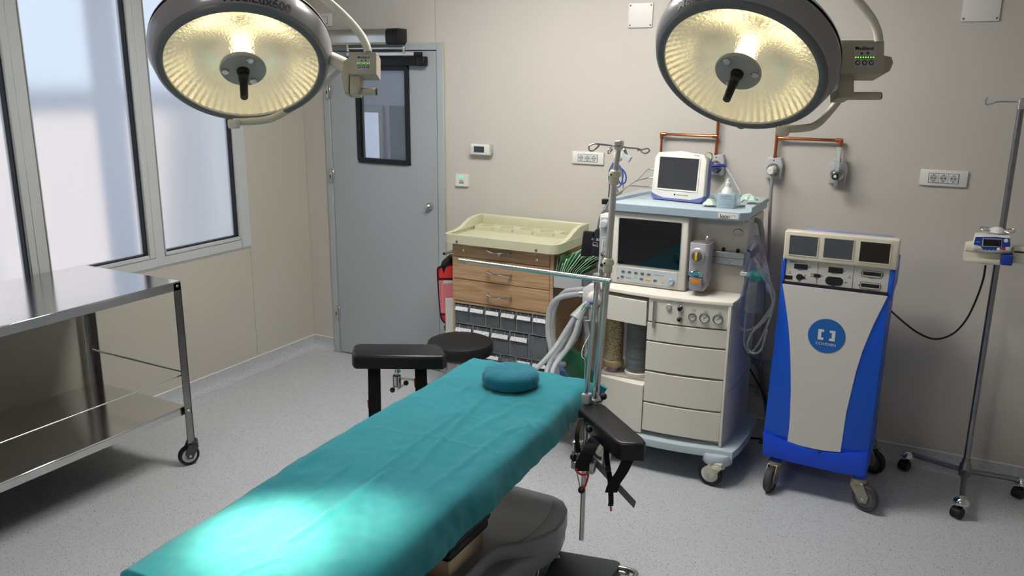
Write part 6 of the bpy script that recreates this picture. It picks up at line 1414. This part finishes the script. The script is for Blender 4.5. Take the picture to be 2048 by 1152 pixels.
tubes = [([(1503, 520), (1492, 560), (1480, 600), (1474, 640), (1486, 660), (1510, 655), (1532, 630), (1548, 600), (1545, 575), (1530, 555)], 'widest smoky suction tube looping round the jar'),
         ([(1507, 515), (1528, 545), (1545, 575), (1549, 605), (1535, 650), (1515, 690), (1500, 705), (1489, 690), (1490, 650), (1495, 610)], 'smoky suction tube looping lowest under the jar'),
         ([(1512, 530), (1535, 570), (1546, 610), (1530, 640), (1505, 665), (1495, 690), (1504, 706), (1522, 700), (1534, 660)], 'smoky suction tube crossing in front of the jar loops'),
         ([(1490, 655), (1488, 690), (1500, 712), (1520, 722), (1545, 724)], 'smoky suction tube trailing towards the blue cart')]
for i, (pp_, lab) in enumerate(tubes): 
    n_ = len(pp_)-1; q_ = [px(u, v, y=(-.612-.03*i-.02*k/n_) if i < 3 else (-.52+.33*(k/n_)**1.5)) for k, (u, v) in enumerate(pp_)]
    q_ = [V((max(p.x, 3.122), p.y, p.z)) for p in q_]; hose('suction_tube', q_, .0055, SMOKE, lab, 'tube', spl=8, seg=9)
t = thing('wrapped_tube', 'long peel pack with printed red marks hooked over the thick grey hose', 'packet', px(1520, 560, y=-.5))
pk_ = [px(u, v, y=y_) for u, v, y_ in ((1513, 470, -.392), (1518, 480, -.397), (1523, 500, -.408), (1530, 530, -.44), (1535, 560, -.47), (1539, 585, -.49))]
MB().ribbon(pk_, RT, .026, .003, 4).build('pack_film', glassy('peel_film', '#d8dae2', .2, .42), t)
lettering('STERILE', .017, px(1525.5, 513, y=-.432), (pk_[3]-pk_[2]).normalized(), RT, mat('pack_red', '#9a4a66'), t)
MB().cyl(px(1498, 502, y=-.53), px(1507, 487, y=-.50), .012, seg=14).build('tube_mouth', CHROME, t)
# floor cables behind the machine and the cart
hose('floor_hose', [V((3.095, -.146, .48)), V((3.14, -.115, .42)), V((3.17, -.10, .30)), V((3.20, -.10, .18)), V((3.215, -.115, .07)), V((3.19, -.16, .014))], .011, mat('ribbed_grey', '#6a6a6a', rough=.6), 'ribbed grey hose dropping to the floor between machine and cart', 'hose', spl=14, rib=.12)
hose('floor_cable', [V((3.10, -.148, .42)), V((3.16, -.138, .32)), V((3.22, -.14, .20)), V((3.275, -.155, .13)), V((3.31, -.17, .12))], .005, CABLEB, 'black cable running slantwise between machine and blue cart', 'cable', spl=6, seg=7)
hose('floor_cable', [V((3.12, -.10, .006)), V((3.20, -.078, .006)), V((3.32, -.085, .006)), V((3.45, -.075, .006))], .005, CABLEB, 'black cable lying on the floor behind the blue cart', 'cable', spl=6, seg=7)
hose('floor_cable', [V((3.095, -.147, .33)), V((3.14, -.08, .29)), V((3.22, -.068, .265)), V((3.31, -.068, .275)), V((3.36, -.075, .29))], .0055, CABLEG, 'pale grey cable strung low between machine and blue cart', 'cable', spl=6, seg=7)
